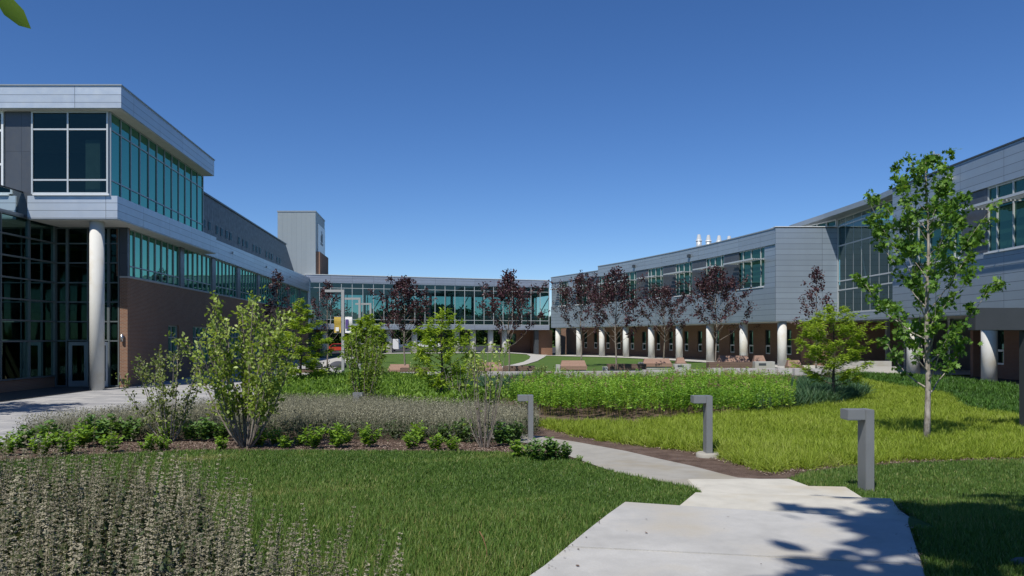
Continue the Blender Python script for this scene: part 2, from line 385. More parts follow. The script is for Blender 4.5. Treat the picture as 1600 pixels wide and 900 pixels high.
MT['grass'] = m_leaf('grass_blade', [(0.05, 0.0991, 0.02), (0.0873, 0.1622, 0.0301), (0.1353, 0.2253, 0.0441), (0.2705, 0.2703, 0.1002)], .3, .5, .3)
MT['sedge'] = m_leaf('sedge_blade', [(0.1515, 0.2201, 0.0236), (0.2331, 0.3221, 0.0355), (0.303, 0.3929, 0.0493), (0.3495, 0.4086, 0.0982)], .4, .5, .2)
MT['fescue'] = m_leaf('blue_green_blade', [(0.026, 0.078, 0.039), (0.0585, 0.13, 0.065), (0.104, 0.182, 0.078)], .3)
MT['liriope'] = m_leaf('strap_blade', [(0.0297, 0.081, 0.0135), (0.0607, 0.1485, 0.0189), (0.108, 0.216, 0.0338)], .3)
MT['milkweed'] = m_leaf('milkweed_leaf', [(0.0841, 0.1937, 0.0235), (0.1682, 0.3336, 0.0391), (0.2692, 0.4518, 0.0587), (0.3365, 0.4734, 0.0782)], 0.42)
MT['milk_stem'] = m_leaf('milkweed_stem', [(.06, .07, .02), (.14, .13, .03)], .1)
MT['pink'] = m_leaf('pink_flower', [(.18, .06, .08), (.30, .14, .15)], .2)
MT['grey_spike'] = m_leaf('dry_spike', [(0.1356, 0.1301, 0.0948), (0.2576, 0.2526, 0.1823), (0.3661, 0.3597, 0.2624)], .15, .8, .1)
MT['grey_green'] = m_leaf('grey_green_leaf', [(0.027, 0.0459, 0.0203), (0.0607, 0.0878, 0.0378), (0.1013, 0.1283, 0.0607)], .2)
MT['calyx'] = m_leaf('dry_calyx', [(0.1462, 0.1345, 0.0994), (0.2923, 0.2689, 0.1988), (0.4209, 0.3858, 0.2923)], .2, .8, .1)
MT['calyx_stem'] = m_leaf('calyx_stem', [(0.078, 0.1105, 0.039), (0.156, 0.182, 0.0715)], .1)
# ================================================================== buildings
def holes(mb, W, s0, s1, n0, n1, z0, z1, ops):
    """a wall with rectangular openings (a0, a1, b0, b1)"""
    a = s0
    for (p, q, b0, b1) in sorted(ops):
        if p > a: mb.box(W, a, p, n0, n1, z0, z1)
        if b0 > z0: mb.box(W, p, q, n0, n1, z0, b0)
        if b1 < z1: mb.box(W, p, q, n0, n1, b1, z1)
        a = q
    if s1 > a: mb.box(W, a, s1, n0, n1, z0, z1)
def window(par, W, s0, s1, z0, z1, cols, rows, n=0., fw=.07, vw=None, fd=.10, fm='frame_white', gm='glass_side', name='window', edge=True, skip=None):
    """one framed window: frame mesh (a part) with its panes as a sub-part"""
    f = MB(); ss_ = cols if isinstance(cols, (list, tuple)) else [s0 + (s1 - s0) * i / cols for i in range(1, cols)]
    for s in ss_: f.box(W, s - (vw or fw) / 2, s + (vw or fw) / 2, n - .04, n + (fd if not vw else .01), z0 + .003, z1 - .003)
    for z in rows: f.box(W, s0 + .003, s1 - .003, n - .04, n + fd - .012, z - fw / 2, z + fw / 2)
    if edge:
        f.box(W, s0, s0 + fw, n - .05, n + fd + .006, z0 + .001, z1 - .001); f.box(W, s1 - fw, s1, n - .05, n + fd + .006, z0 + .001, z1 - .001)
        f.box(W, s0 + .002, s1 - .002, n - .045, n + fd + .003, z0, z0 + fw); f.box(W, s0 + .002, s1 - .002, n - .045, n + fd + .003, z1 - fw, z1)
    o = f.build(name, MT[fm], par)
    g = MB(); xs = [s0 + .01] + list(ss_) + [s1 - .01]; zs = [z0 + .01] + sorted(rows) + [z1 - .01]
    for i in range(len(xs) - 1):
        for j in range(len(zs) - 1):
            if skip and (i, j) in skip: continue
            e = random.uniform(-.004, .004)          # panes are never perfectly coplanar
            a, b, c, d = W(xs[i], n + e, zs[j]), W(xs[i + 1], n - e, zs[j]), W(xs[i + 1], n - e * .6, zs[j + 1]), W(xs[i], n + e * .6, zs[j + 1])
            g.face([a, b, c, d], [(xs[i], zs[j]), (xs[i + 1], zs[j]), (xs[i + 1], zs[j + 1]), (xs[i], zs[j + 1])])
    g.build('pane', MT[gm], o); return o
def column(par, x, y, z0, z1, r, mat='column', name='column'):
    m = MB(); m.tube([(x, y, z0), (x, y, z1)], r, 28); return m.build(name, MT[mat], par)

# ------------------------------------------------------------------ left building
LB = thing('academic_building', 'three-storey building on the left with silver fascia, teal strip windows and brown brick base', 'building', (-21, 38.5, 0))
LW = Wall(-18.9, 38.5, -.1, 1)
LEND = 56.0
sx = lambda px, off=0.: ((18.9 - off) - 38.5 * (800 - px) / F) / ((800 - px) / F - .1)     # distance along the side wall seen at column px
# brick base with its ground-floor windows
gw = [(6.0, 7.9, .75, 3.15), (10.6, 15.4, .75, 3.15), (19, 23.5, .75, 3.15), (27, 31.5, .75, 3.15), (35, 39.5, .75, 3.15), (43, 47.5, .75, 3.15)]
m = MB(); holes(m, LW, .0, LEND, -.35, 0, -.4, 5.39, gw); m.build('brick_wall', MT['brick'], LB)
m = MB(); m.box(LW, -.02, LEND, -.36, .05, 5.393, 5.47); m.build('stone_sill', MT['block'], LB)
for a, b, c, d in gw:
    window(LB, LW, a, b, c, d, max(2, round((b - a) / .95)), [2.45], n=-.22, fm='frame_grey', gm='glass_side')
FW = Wall(-22.4, 38.5, 1, 0)       # entrance wall, s = x + 22.4
m = MB(); m.box(FW, 3.14, 3.52, -.30, .0, -.4, 5.385); m.box(FW, 2.95, 3.5, -.28, -.05, 5.475, 7.88); m.build('brick_pier', MT['brick'], LB)
# second-storey strip windows, piers
bays = [(.3, 8.3), (9.07, 15.07), (15.98, 21.95), (23., 28.9), (29.9, 35.9), (36.9, 42.9), (43.9, 49.9), (50.7, 55.5)]
prev = 0.
for a, b in bays + [(LEND, 0)]: m = MB(); m.box(LW, prev, a, -.35, -.05 if prev else .02, 5.473, 7.885); m.build('window_pier', MT['dark_panel'], LB); prev = b
for a, b in bays: window(LB, LW, a, b, 5.475, 7.88, 8 if b - a > 7 else 6, [6.02], n=-.16, fw=.055, fd=.06, fm='frame_grey')
# overhanging ledge, then the flush band
P0 = LW(12.45, .0, 0); P1 = LW(12.45, .92, 0)
m = MB(); m.prism([(-22.2, 35.9), (-18.07, 35.9), P1[:2], P0[:2], (-19.3, 38.6), (-22.2, 38.6)], 7.9, 8.95); m.build('ledge_fascia', MT['panel_left'], LB)
m = MB(); m.prism([(-22.15, 35.95), (-18.12, 35.95), LW(12.4, .87, 0)[:2], LW(12.4, -.15, 0)[:2], (-19.1, 38.45), (-22.15, 38.45)], 7.86, 7.897); m.build('soffit', MT['soffit'], LB)
m = MB(); q = [LW(12.46, .12, 0)[:2], LW(LEND, .12, 0)[:2], LW(LEND, -1.6, 0)[:2], LW(12.46, -1.6, 0)[:2]]
m.prism(q, 7.89, [9.12, 9.6, 9.6, 9.12]); m.build('wall_band', MT['panel_left'], LB)
for s_ in (19.6, 31.5, 43): 
    m = MB(); m.box(LW, s_, s_ + .22, .12, .24, 8.62, 8.8); m.build('wall_lamp', MT['steel'], LB)
# third-storey glazed corner
m = MB(); m.box(Wall(-22.4, 35.85, 1, 0), .5, 4.0, -.05, .06, 8.953, 9.03); m.build('window_sill', MT['frame_white'], LB)
FG = Wall(0, 35.95, 1, 0)
window(LB, FG, -22.02, -18.5, 9.03, 12.83, [-20.35], [9.68, 12.0], n=0, fw=.075, fd=.05, fm='frame_pale', gm='glass_dark', name='corner_window')
SG = Wall(-18.46, 35.98, -.1, 1)
window(LB, SG, .0, 14.55, 8.955, 12.83, 12, [9.7, 12.02], n=0, fw=.06, fd=.05, fm='frame_grey', gm='glass_side', name='side_window')
m = MB(); m.box(FG, -23.25, -22.03, -.2, -.02, 8.0, 12.83); m.build('rendered_wall', MT['dark_panel'], LB)
window(LB, FG, -27.5, -23.3, 8.02, 12.83, 3, [10.4, 11.95], n=-.06, fw=.1, gm='glass_dark', name='terrace_window')
m = MB()
m.prism([(-45, 35.5), (-17.7, 35.5), (-19.22, 50.6), (-45, 50.6)], 12.86, 13.86); m.build('roof_fascia', MT['panel_left'], LB)
m = MB(); m.prism([(-45, 35.46), (-17.66, 35.46), (-19.17, 50.64), (-45, 50.64)], 13.863, 13.92); m.build('roof_coping', MT['frame_grey'], LB)
m = MB(); m.prism([(-44.9, 35.56), (-17.76, 35.56), (-19.28, 50.5), (-44.9, 50.5)], 12.83, 12.857); m.build('roof_soffit', MT['soffit'], LB)
# rooms behind the glass
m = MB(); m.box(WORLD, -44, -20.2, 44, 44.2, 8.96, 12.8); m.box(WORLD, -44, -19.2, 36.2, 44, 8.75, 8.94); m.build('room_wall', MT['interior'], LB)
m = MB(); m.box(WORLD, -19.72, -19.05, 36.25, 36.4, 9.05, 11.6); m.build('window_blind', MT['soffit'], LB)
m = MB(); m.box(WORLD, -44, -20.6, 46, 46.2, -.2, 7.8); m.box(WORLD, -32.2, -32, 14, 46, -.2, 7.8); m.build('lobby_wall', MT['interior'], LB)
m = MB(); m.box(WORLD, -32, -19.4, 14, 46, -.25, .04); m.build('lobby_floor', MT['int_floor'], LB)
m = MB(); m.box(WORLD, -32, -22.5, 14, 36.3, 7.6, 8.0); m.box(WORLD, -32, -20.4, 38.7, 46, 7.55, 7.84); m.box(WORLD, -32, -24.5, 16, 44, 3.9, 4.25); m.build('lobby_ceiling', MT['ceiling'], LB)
# upper set-back block
u0, u1 = 12.0, 50.2
m = MB(); A, B_, Cc, D = LW(u0, -1.6, 0), LW(u1, -1.6, 0), LW(u1 + 8, -1.6, 0), LW(u0, -14, 0)
v = [LW(u0, -1.6, 8.9), LW(u1 + 8.3, -1.6, 8.9), LW(u1, -1.6, 12.85), LW(u0, -1.6, 12.85), LW(u0, -14, 8.9), LW(u1 + 8.3, -14, 8.9), LW(u1, -14, 12.85), LW(u0, -14, 12.85)]
uvq = [(u0, 8.9), (u1 + 8, 8.9), (u1, 12.85), (u0, 12.85)]
m.face([v[0], v[1], v[2], v[3]], uvq); m.face([v[5], v[4], v[7], v[6]], uvq); m.face([v[1], v[5], v[6], v[2]], [(0, 9), (12, 9), (12, 13), (0, 13)])
m.face([v[4], v[0], v[3], v[7]], [(0, 9), (12, 9), (12, 13), (0, 13)]); m.face([v[3], v[2], v[6], v[7]], uvq); m.build('upper_block', MT['upper_block'], LB)
m = MB(); m.box(LW, u0, u1, -2.0, -1.5, 12.853, 12.98); m.build('block_coping', MT['frame_dark'], LB)
for px in (321, 329, 341, 348, 356, 362, 375, 382, 387.5, 398, 403, 408, 418, 423, 427, 435, 439):
    s_ = sx(px, -1.5); m = MB(); m.box(LW, s_, s_ + .62, -1.65, -1.575, 10.35, 11.05); o = m.build('small_window', MT['frame_dark'], LB)
    m = MB(); m.box(LW, s_ + .05, s_ + .57, -1.6, -1.57, 10.4, 11.0); m.build('pane', MT['glass_small'], o)
# the main mass behind
m = MB(); m.prism([LW(.4, -.4, 0)[:2], LW(LEND, -.4, 0)[:2], (-45, 94), (-45, 47), (-20.5, 47)], 5.0, 5.35); m.prism([LW(9.5, -.6, 0)[:2], LW(LEND, -.6, 0)[:2], (-45, 94), (-45, 47)], 7.9, 8.9)
m.prism([LW(LEND - .3, -.36, 0)[:2], (-45, 94.4), (-45, 95), LW(LEND + .3, -.36, 0)[:2]], -.4, 7.88); m.build('floor_slab', MT['interior'], LB)
# entrance curtain wall: s measured as world x
EW = Wall(0, 38.5, 1, 0)
ze = [2.29, 3.24, 4.2, 5.15, 6.12, 7.07]
window(LB, EW, -22.42, -21.83, .05, 7.86, [], ze, n=-.05, fm='frame_lobby', gm='glass_dark', name='entrance_glazing', fw=.06)
window(LB, EW, -21.83, -19.8, 2.29, 7.86, [-20.82], ze[1:], n=-.05, fm='frame_lobby', gm='glass_dark', name='entrance_glazing', fw=.06)
window(LB, EW, -19.8, -19.27, .05, 7.86, [], ze, n=-.05, fm='frame_lobby', gm='glass_dark', name='entrance_glazing', fw=.06)
def door(par, W, s0, s1, n, z1, hand, mat='frame_grey'):
    f = MB(); st = .17
    f.box(W, s0, s0 + st, n - .03, n + .05, .05, z1); f.box(W, s1 - st, s1, n - .03, n + .05, .05, z1)
    f.box(W, s0 + st, s1 - st, n - .028, n + .048, .05, .33); f.box(W, s0 + st, s1 - st, n - .028, n + .048, z1 - st, z1)
    o = f.build('door', MT[mat], par)
    g = MB(); g.box(W, s0 + st, s1 - st, n - .01, n + .01, .33, z1 - st); g.build('pane', MT['glass_dark'], o)
    h = MB(); hx = s0 + st / 2 if hand < 0 else s1 - st / 2
    h.tube([W(hx, n + .05, .95), W(hx, n + .11, .97), W(hx, n + .11, 1.28), W(hx, n + .05, 1.3)], .014, 6); h.build('handle', MT['steel'], o); return o
door(LB, EW, -21.78, -20.84, -.04, 2.24, 1)
DW = Wall(-19.83, 38.53, -.45, -.9)
door(LB, DW, .0, .94, 0, 2.24, 1, 'frame_white')
m = MB(); m.box(EW, -20.86, -20.78, -.1, .05, .0, 2.27); m.build('door_post', MT['frame_grey'], LB)
# glazed vestibule
VW = Wall(-22.45, 38.42, 0, -1, 1)     # s runs towards the camera, outward normal -x
VW.nx, VW.ny = 1, 0
window(LB, VW, .0, 24.3, .55, 8.0, [.0 + 2.05 * k for k in range(1, 12)], [2.29, 3.24, 4.2, 5.15, 6.12, 7.07], n=0, fm='frame_lobby', gm='glass_dark', name='vestibule_glazing', fw=.07)
m = MB(); m.box(VW, 0, 24.3, -.3, .04, -.3, .54); m.build('vestibule_plinth', MT['brick'], LB)
m = MB(); m.box(VW, 0, 24.3, -.25, .05, 8.003, 8.12); m.build('terrace_edge', MT['frame_grey'], LB)
m = MB(); m.box(VW, 2.0, 24.3, -.03, -.01, 8.12, 9.1); o = m.build('balustrade', MT['glass_rail'], LB)
m = MB(); m.box(VW, 1.9, 24.3, -.06, .02, 9.1, 9.16); m.build('handrail', MT['frame_dark'], o)
m = MB(); m.box(VW, 1.8, 2.02, -.14, .06, 8.12, 10.1); m.build('balustrade_post', MT['white'], LB)
for k in (2.4, 6.5, 10.6):
    m = MB(); m.box(VW, k, k + .1, -1.5, -1.4, .05, 2.3); m.box(VW, k + .95, k + 1.05, -1.5, -1.4, .05, 2.3); m.box(VW, k + 1.9, k + 2., -1.5, -1.4, .05, 2.3); m.box(VW, k, k + 2., -1.5, -1.4, 2.3, 2.42); m.build('inner_door_frame', MT['frame_grey'], LB)
column(LB, -19.32, 36.5, -.1, 7.88, .315)
# sconce and box lamp on the brick pier
m = MB(); m.tube([FW(3.3, .12, 2.25), FW(3.3, .12, 2.62)], .07, 14); o = m.build('sconce', MT['steel'], LB)
m = MB(); m.box(FW, 3.27, 3.33, -.001, .07, 2.4, 2.48); m.build('bracket', MT['steel'], o)
m = MB(); m.box(FW, 3.2, 3.46, .0, .12, .32, .42); m.build('step_lamp', MT['black'], LB)

# ------------------------------------------------------------------ tower
TW = thing('stair_tower', 'tall grey ribbed-metal tower with emblem panel and brick side rising behind the left roof', 'tower', (-27.2, 103, 0))
m = MB(); m.prism([(-29.6, 99), (-24.8, 99), (-25.62, 107.2), (-30.4, 107.2)], 0, 18.25); m.build('shaft', MT['ribbed'], TW)
m = MB(); m.prism([(-29.66, 98.94), (-24.74, 98.94), (-25.56, 107.26), (-30.46, 107.26)], 18.253, 18.4); m.build('coping', MT['frame_grey'], TW)
TS = Wall(-24.8, 99, -.1, 1)
m = MB(); m.box(TS, .5, 8.6, -.3, .45, 0, 13.3); m.build('brick_panel', MT['brick'], TW)
m = MB(); m.box(TS, 1.6, 7.9, -.1, .10, 13.303, 17.0); pnl = m.build('sign_panel', MT['frame_white'], TW)
m = MB()      # the dark emblem: an upright mark with a bar under it
m.box(TS, 4.5, 4.85, .10, .13, 14.9, 16.4); m.box(TS, 5.1, 5.5, .10, .13, 15.0, 16.1); m.box(TS, 3.9, 4.3, .10, .13, 15.0, 15.8); m.box(TS, 3.7, 5.8, .10, .131, 14.55, 14.85)
m.build('emblem', MT['frame_dark'], pnl)

# ------------------------------------------------------------------ glazed link bridge
LK = thing('glass_bridge', 'long two-storey-high glazed link bridge closing the far side of the courtyard', 'bridge', (-10, 99, .4))
KW = Wall(-24.48, 94.3, 29.43, 10.2); KL = KW.len
m = MB(); m.box(KW, -.3, KL, -5, .12, 9.05, 9.95); m.build('roof_fascia', MT['panel_link'], LK)
m = MB(); m.box(KW, -.35, KL, -5.05, .17, 9.953, 10.03); m.build('roof_coping', MT['frame_white'], LK)
m = MB(); m.box(KW, -.3, KL, -5, .1, 3.4, 4.0); m.build('floor_band', MT['panel_link'], LK)
m = MB(); m.box(KW, 0, KL, -4.8, -.12, 4.003, 4.05); m.build('bridge_floor', MT['int_floor'], LK)
m = MB(); m.box(KW, 0, KL, -4.8, -.15, 7.95, 9.04); m.build('bridge_ceiling', MT['ceiling'], LK)
cs = [KL * i / 24 for i in range(1, 24)]
m = MB(); m.box(KW, -.3, .14, -.06, .13, 4.003, 9.047); m.build('end_panel', MT['frame_white'], LK)
window(LK, KW, .15, KL, 4.003, 9.047, cs, [4.6, 8.42], n=.0, fw=.065, fd=.06, fm='frame_pale', gm='glass_link', name='front_glazing')
window(LK, KW, .15, KL, 4.055, 7.945, [KL * i / 12 for i in range(1, 12)], [4.75], n=-4.75, fw=.09, fd=.07, fm='frame_dark', gm='glass_link', name='rear_glazing')
for i in range(11):
    s_ = KL * (i + .5) / 11; 
    m = MB(); m.box(KW, s_ - .14, s_ + .14, -2.6, -2.3, 4.053, 7.947); m.build('inner_post', MT['frame_dark'], LK)
    if i % 2 == 0:
        m = MB(); m.tube([KW(s_ + .2, -2.2, 4.4), KW(s_ + 2.3, -2.2, 7.9)], .06, 6); m.build('brace', MT['frame_grey'], LK)
m = MB(); m.box(KW, .2, KL - .2, -.5, -.44, 5.05, 5.11); m.build('inner_rail', MT['frame_grey'], LK)
kp = lambda px: ((-24.48 * F - (px - 800) * 94.3) / ((px - 800) * KW.dy - KW.dx * F))      # along the bridge seen at px
for px in (508, 560, 610, 650, 717, 742.5, 770, 792): 
    x, y, _ = KW(kp(px), -1.0, 0); column(LK, x, y, float(gz(x, y)) - .1, 3.4, .36)
for px in (612,):
    m = MB(); s_ = kp(px); m.box(KW, s_ - .9, s_ + .5, -4.4, -2.0, .2, 3.4); m.build('service_core', MT['dark_panel'], LK)
s0 = kp(797); m = MB(); holes(m, KW, s0, KL + 1.5, -4.2, -3.9, .0, 3.4, [(s0 + .6, s0 + 2.2, 1.4, 2.9)]); m.box(KW, KL - 1.2, KL + .9, -3.9, -1.1, 0, 3.39); m.build('brick_wall', MT['brick_red'], LK)
window(LK, KW, s0 + .6, s0 + 2.2, 1.4, 2.9, 2, [], n=-4.05, fm='frame_dark', gm='glass_right')
m = MB(); m.box(KW, kp(838), kp(838) + .55, -1.05, -.55, 0, 3.398); m.build('steel_post', MT['dark_panel'], LK)

# ------------------------------------------------------------------ right building
RB = thing('laboratory_building', 'grey panelled building on the right, raised on white round columns', 'building', (22, 55, .2))
CX = [872, 904.7, 940.5, 978, 1017.8, 1061.4, 1109.4, 1162, 1222]
CY = [104, 98.9, 93.8, 88.8, 83.3, 77.9, 72.3, 66.5, 60.9]
cols_r = [((x - 800) * y / F, y) for x, y in zip(CX, CY)]
def offset(pl, d):
    out = []
    for i, p in enumerate(pl):
        a = Vector(pl[max(i - 1, 0)]); b = Vector(pl[min(i + 1, len(pl) - 1)]); t = (b - a).normalized(); n_ = Vector((t.y, -t.x))
        out.append((p[0] + n_.x * d, p[1] + n_.y * d))
    return out
fac = offset(cols_r, .55); fac[-1] = (20.3, 60.4); fac[0] = (5.2, 104.6)
back = offset(cols_r, -12); back[-1] = (33, 61.2); fac_end = (20.36, 60.55)
fac[-1] = fac_end
zt_near, zt_far = 10.85, 10.35
i_step = 2
m = MB(); m.prism(fac + back[::-1], 3.7, 6.5); m.build('lower_band', MT['panel_right'], RB)
m = MB(); m.prism(fac[:i_step] + [fac[i_step]] + [back[i_step]] + back[:i_step][::-1], 9.65, zt_far)
m.prism(fac[i_step:] + back[i_step:][::-1], 9.65, zt_near); m.build('upper_band', MT['panel_right'], RB)
m = MB(); fo = offset(fac, .05); bo = offset(back, 0)
m.prism(fo[i_step:] + bo[i_step:][::-1], zt_near + .003, zt_near + .09); m.prism(fo[:i_step + 1] + bo[:i_step + 1][::-1], zt_far + .003, zt_far + .08); m.build('coping', MT['frame_grey'], RB)
m = MB(); fi = offset(fac, -.02); m.prism(fi + offset(cols_r, -4.2)[::-1], 3.665, 3.697); m.build('soffit', MT['soffit'], RB)
br_line = offset(cols_r, -3.4)
for i in range(8):
    (x0, y0), (x1, y1) = fac[i], fac[i + 1]; W = Wall(x0, y0, x1 - x0, y1 - y0); L = W.len
    a, b = .01 * L, .57 * L
    if i == 0: a, b = .32 * L, .70 * L
    if i == 7: a, b = -.04 * L, .70 * L
    m = MB(); m.box(W, b + .01, L * 1.0, -.5, -.10, 6.503, 9.648);     m.build('wall_panel' if i < 7 else 'corner_panel', MT['dark_panel'] if 0 < i < 7 else MT['panel_right'], RB)
    if a > .1: m2 = MB(); m2.box(W, 0, a - .01, -.5, -.104, 6.503, 9.648); m2.build('wall_panel', MT['panel_right'], RB)
    w = b - a
    o = window(RB, W, a, b, 6.503, 9.648, [a + w * .2, a + w * .5, a + w * .84], [8.75], n=-.2, fw=.055, fd=.07, fm='frame_pale', gm='glass_right')
    sh = MB()
    for k in range(5): sh.box(W, a - .35, b + .1, .05 + k * .19, .16 + k * .19, 8.66, 8.70)
    for s_ in (a + .05, (a + b) / 2, b - .1): sh.box(W, s_, s_ + .06, -.1, 1.0, 8.60, 8.655)
    sh.box(W, a - .4, b + .12, .98, 1.03, 8.6, 8.72); sh.build('sunshade', MT['frame_pale'], o)
    m = MB(); m.box(W, a, b, -.2, .06, 6.42, 6.497); m.build('window_sill', MT['frame_white'], RB)
    # ground-floor brick behind the columns
    (x0, y0), (x1, y1) = br_line[i], br_line[i + 1]; G_ = Wall(x0, y0, x1 - x0, y1 - y0); L = G_.len
    ops = [(.16 * L, .16 * L + .85, .95, 3.1), (.62 * L, .62 * L + .85, .95, 3.1)]
    m = MB(); holes(m, G_, -5.5 if i == 0 else 0, L + (.3 if i == 7 else 0), -.35, 0, -.2, 3.66, ops); m.build('brick_wall', MT['brick'], RB)
    for p, q_, z0, z1 in ops:
        o = window(RB, G_, p, q_, z0, z1, [], [1.75], n=-.2, fw=.08, fm='frame_dark', gm='glass_right', name='narrow_window')
        f = MB(); f.box(G_, p + .06, p + .13, -.1, -.06, z0 + .02, 1.75); f.box(G_, q_ - .13, q_ - .06, -.1, -.06, z0 + .02, 1.75); f.box(G_, p + .06, q_ - .06, -.1, -.065, z0 + .02, z0 + .12); f.box(G_, p + .06, q_ - .06, -.1, -.065, 1.62, 1.75); f.build('sash', MT['frame_white'], o)
for x, y in cols_r: column(RB, x, y, .0, 3.67, .345)
for px, y, z in ((1008, 84.5, 10.05), (932, 95, 9.95), (1096, 74, 10.05)):
    i = min(range(8), key=lambda k: abs((fac[k][1] + fac[k + 1][1]) / 2 - y)); (x0, y0), (x1, y1) = fac[i], fac[i + 1]; W = Wall(x0, y0, x1 - x0, y1 - y0)
    m = MB(); m.box(W, W.len / 2, W.len / 2 + .35, 0, .22, z, z + .3); m.build('wall_lamp', MT['frame_dark'], RB)
# the blank end panel facing the camera
EP = Wall(20.3, 60.4, 1, 0)
m = MB(); m.box(EP, .0, 4.8, -.12, .0, 3.69, zt_near); m.box(EP, 3.8, 4.79, -5, -.12, 3.695, zt_near - .01); m.build('end_panel', MT['panel_right'], RB)
m = MB(); m.box(EP, -.05, 4.85, -5, .05, zt_near + .092, zt_near + .15); m.build('end_coping', MT['frame_white'], RB)
m = MB(); m.box(EP, 3.0, 12, -3.0, -2.7, -.2, 3.66); m.build('recess_wall', MT['brick'], RB)
# glazed atrium
AW = Wall(25.1, 60.35, 0, -1); AL = 60.35 - 47.75
window(RB, AW, 0, AL, 4.28, 11.55, [1.35 * k for k in range(1, 10)], [6.05, 6.74, 9.44, 10.93], n=0, fw=.09, vw=.035, fd=.06, fm='frame_pale', gm='glass_lit', name='atrium_glazing')
m = MB(); m.box(AW, 0, AL, -12, .1, 3.7, 4.277); m.build('atrium_floor_band', MT['panel_right'], RB)
m = MB(); m.prism([(24.0, 47.7), (24.3, 52), (23.9, 60.5), (23.5, 66.5), (28.2, 66.5), (28.2, 47.7)], 11.56, 11.92); m.build('atrium_roof', MT['frame_grey'], RB)
m = MB(); m.box(AW, 0, AL, -12, -11.8, 4.28, 11.5); m.box(WORLD, 25.4, 37, 60.5, 60.7, 4.28, 11.5); m.box(AW, 0, AL, -11, -5, 7.6, 7.95); m.build('atrium_wall', MT['ceiling'], RB)
window(RB, Wall(23.6, 66.2, 1.5, -5.8), 0, 5.9, zt_near + .15, 11.55, 5, [], n=0, fw=.08, gm='glass_right', name='clerestory')
for a, b in ((1.2, 3.0),):
    m = MB(); m.tube([AW(a, -1.2, 9.3), AW(b, -1.2, 4.4)], .05, 8); m.build('brace', MT['frame_white'], RB)
m = MB(); m.box(WORLD, 31, 31.2, 40, 62, -.1, 3.66); m.build('entry_wall', MT['dark_panel'], RB)
for y_ in (50.5, 53, 56.2, 59): 
    m = MB(); m.box(WORLD, 28.2, 28.45, y_, y_ + .25, .1, 3.69); m.build('entry_post', MT['frame_grey'], RB)
# near wing
NW = Wall(23.15, 47.7, 0, -1); NL = 30
ops = [(2.0, 9.4), (9.4, 30)]
m = MB(); m.box(NW, 0, NL, -14, 0, 3.63, 6.6); m.build('lower_band', MT['panel_right'], RB)
m = MB(); m.box(NW, 0, NL, -14, 0, 9.78, 11.45); m.build('upper_band', MT['panel_right'], RB)
m = MB(); m.box(NW, -.05, NL, -14.05, .05, 11.453, 11.53); m.build('coping', MT['frame_dark'], RB)
m = MB(); m.box(NW, 0, 2.0, -14, -.002, 6.603, 9.777); m.build('corner_panel', MT['panel_right'], RB)
for a, b, c in ((2.0, 7.1, 9.3), (9.3, 14.4, 16.6), (16.6, 21.7, 24)):
    o = window(RB, NW, a, b, 6.603, 9.777, [a + (b - a) * k for k in (.14, .38, .62, .86)], [8.86], n=-.22, fw=.07, fd=.07, fm='frame_pale', gm='glass_right')
    sh = MB()
    for k in range(5): sh.box(NW, a - .35, b + .1, .05 + k * .19, .16 + k * .19, 8.76, 8.80)
    for s_ in (a + .05, (a + b) / 2, b - .1): sh.box(NW, s_, s_ + .06, -.1, 1.0, 8.70, 8.755)
    sh.box(NW, a - .4, b + .12, .98, 1.03, 8.7, 8.82); sh.build('sunshade', MT['frame_pale'], o)
    m = MB(); m.box(NW, b + .005, c - .005, -.6, -.12, 6.603, 9.777); m.build('wall_panel', MT['dark_panel'], RB)
    m = MB(); m.box(NW, a, b, -.2, .06, 6.52, 6.597); m.build('window_sill', MT['frame_white'], RB)
m = MB(); m.box(NW, 6.1, 6.5, 0, .3, 10.75, 10.95); m.build('wall_lamp', MT['white'], RB)
m = MB(); m.box(NW, .02, NL, -6, -.02, 3.59, 3.627); m.build('soffit', MT['soffit'], RB)
GB = Wall(26.6, 44.6, 0, -1)
ops = [(1.4 + 2.9 * k, 2.2 + 2.9 * k, .95, 3.0) for k in range(6)]
m = MB(); holes(m, GB, 0, 24, -.35, 0, -.1, 3.585, ops); m.box(WORLD, 26.25, 31, 44.62, 44.9, -.1, 3.585); m.build('brick_wall', MT['brick_red'], RB)
for p, q_, z0, z1 in ops:
    o = window(RB, GB, p, q_, z0, z1, [], [1.75], n=-.2, fw=.08, fm='frame_dark', gm='glass_right', name='narrow_window')
    f = MB(); f.box(GB, p + .06, p + .14, -.1, -.06, z0 + .02, 1.8); f.box(GB, q_ - .14, q_ - .06, -.1, -.06, z0 + .02, 1.8); f.box(GB, p + .06, q_ - .06, -.1, -.065, z0 + .02, z0 + .12); f.box(GB, p + .06, q_ - .06, -.1, -.065, 1.68, 1.8); f.build('sash', MT['frame_white'], o)
for x, y in ((23.8, 39.1), (23.65, 46.2), (23.8, 32.0)): column(RB, x, y, .0, 3.6, .36)
m = MB(); x, y, z = NW(.6, -1.2, 11.53); m.tube([(x + 1, y, z), (x + 1, y, z + 2.1)], .03, 6); m.box(WORLD, x + .95, x + 1.35, y - .03, y + .03, z + 1.75, z + 1.95); m.build('mast', MT['frame_grey'], RB)
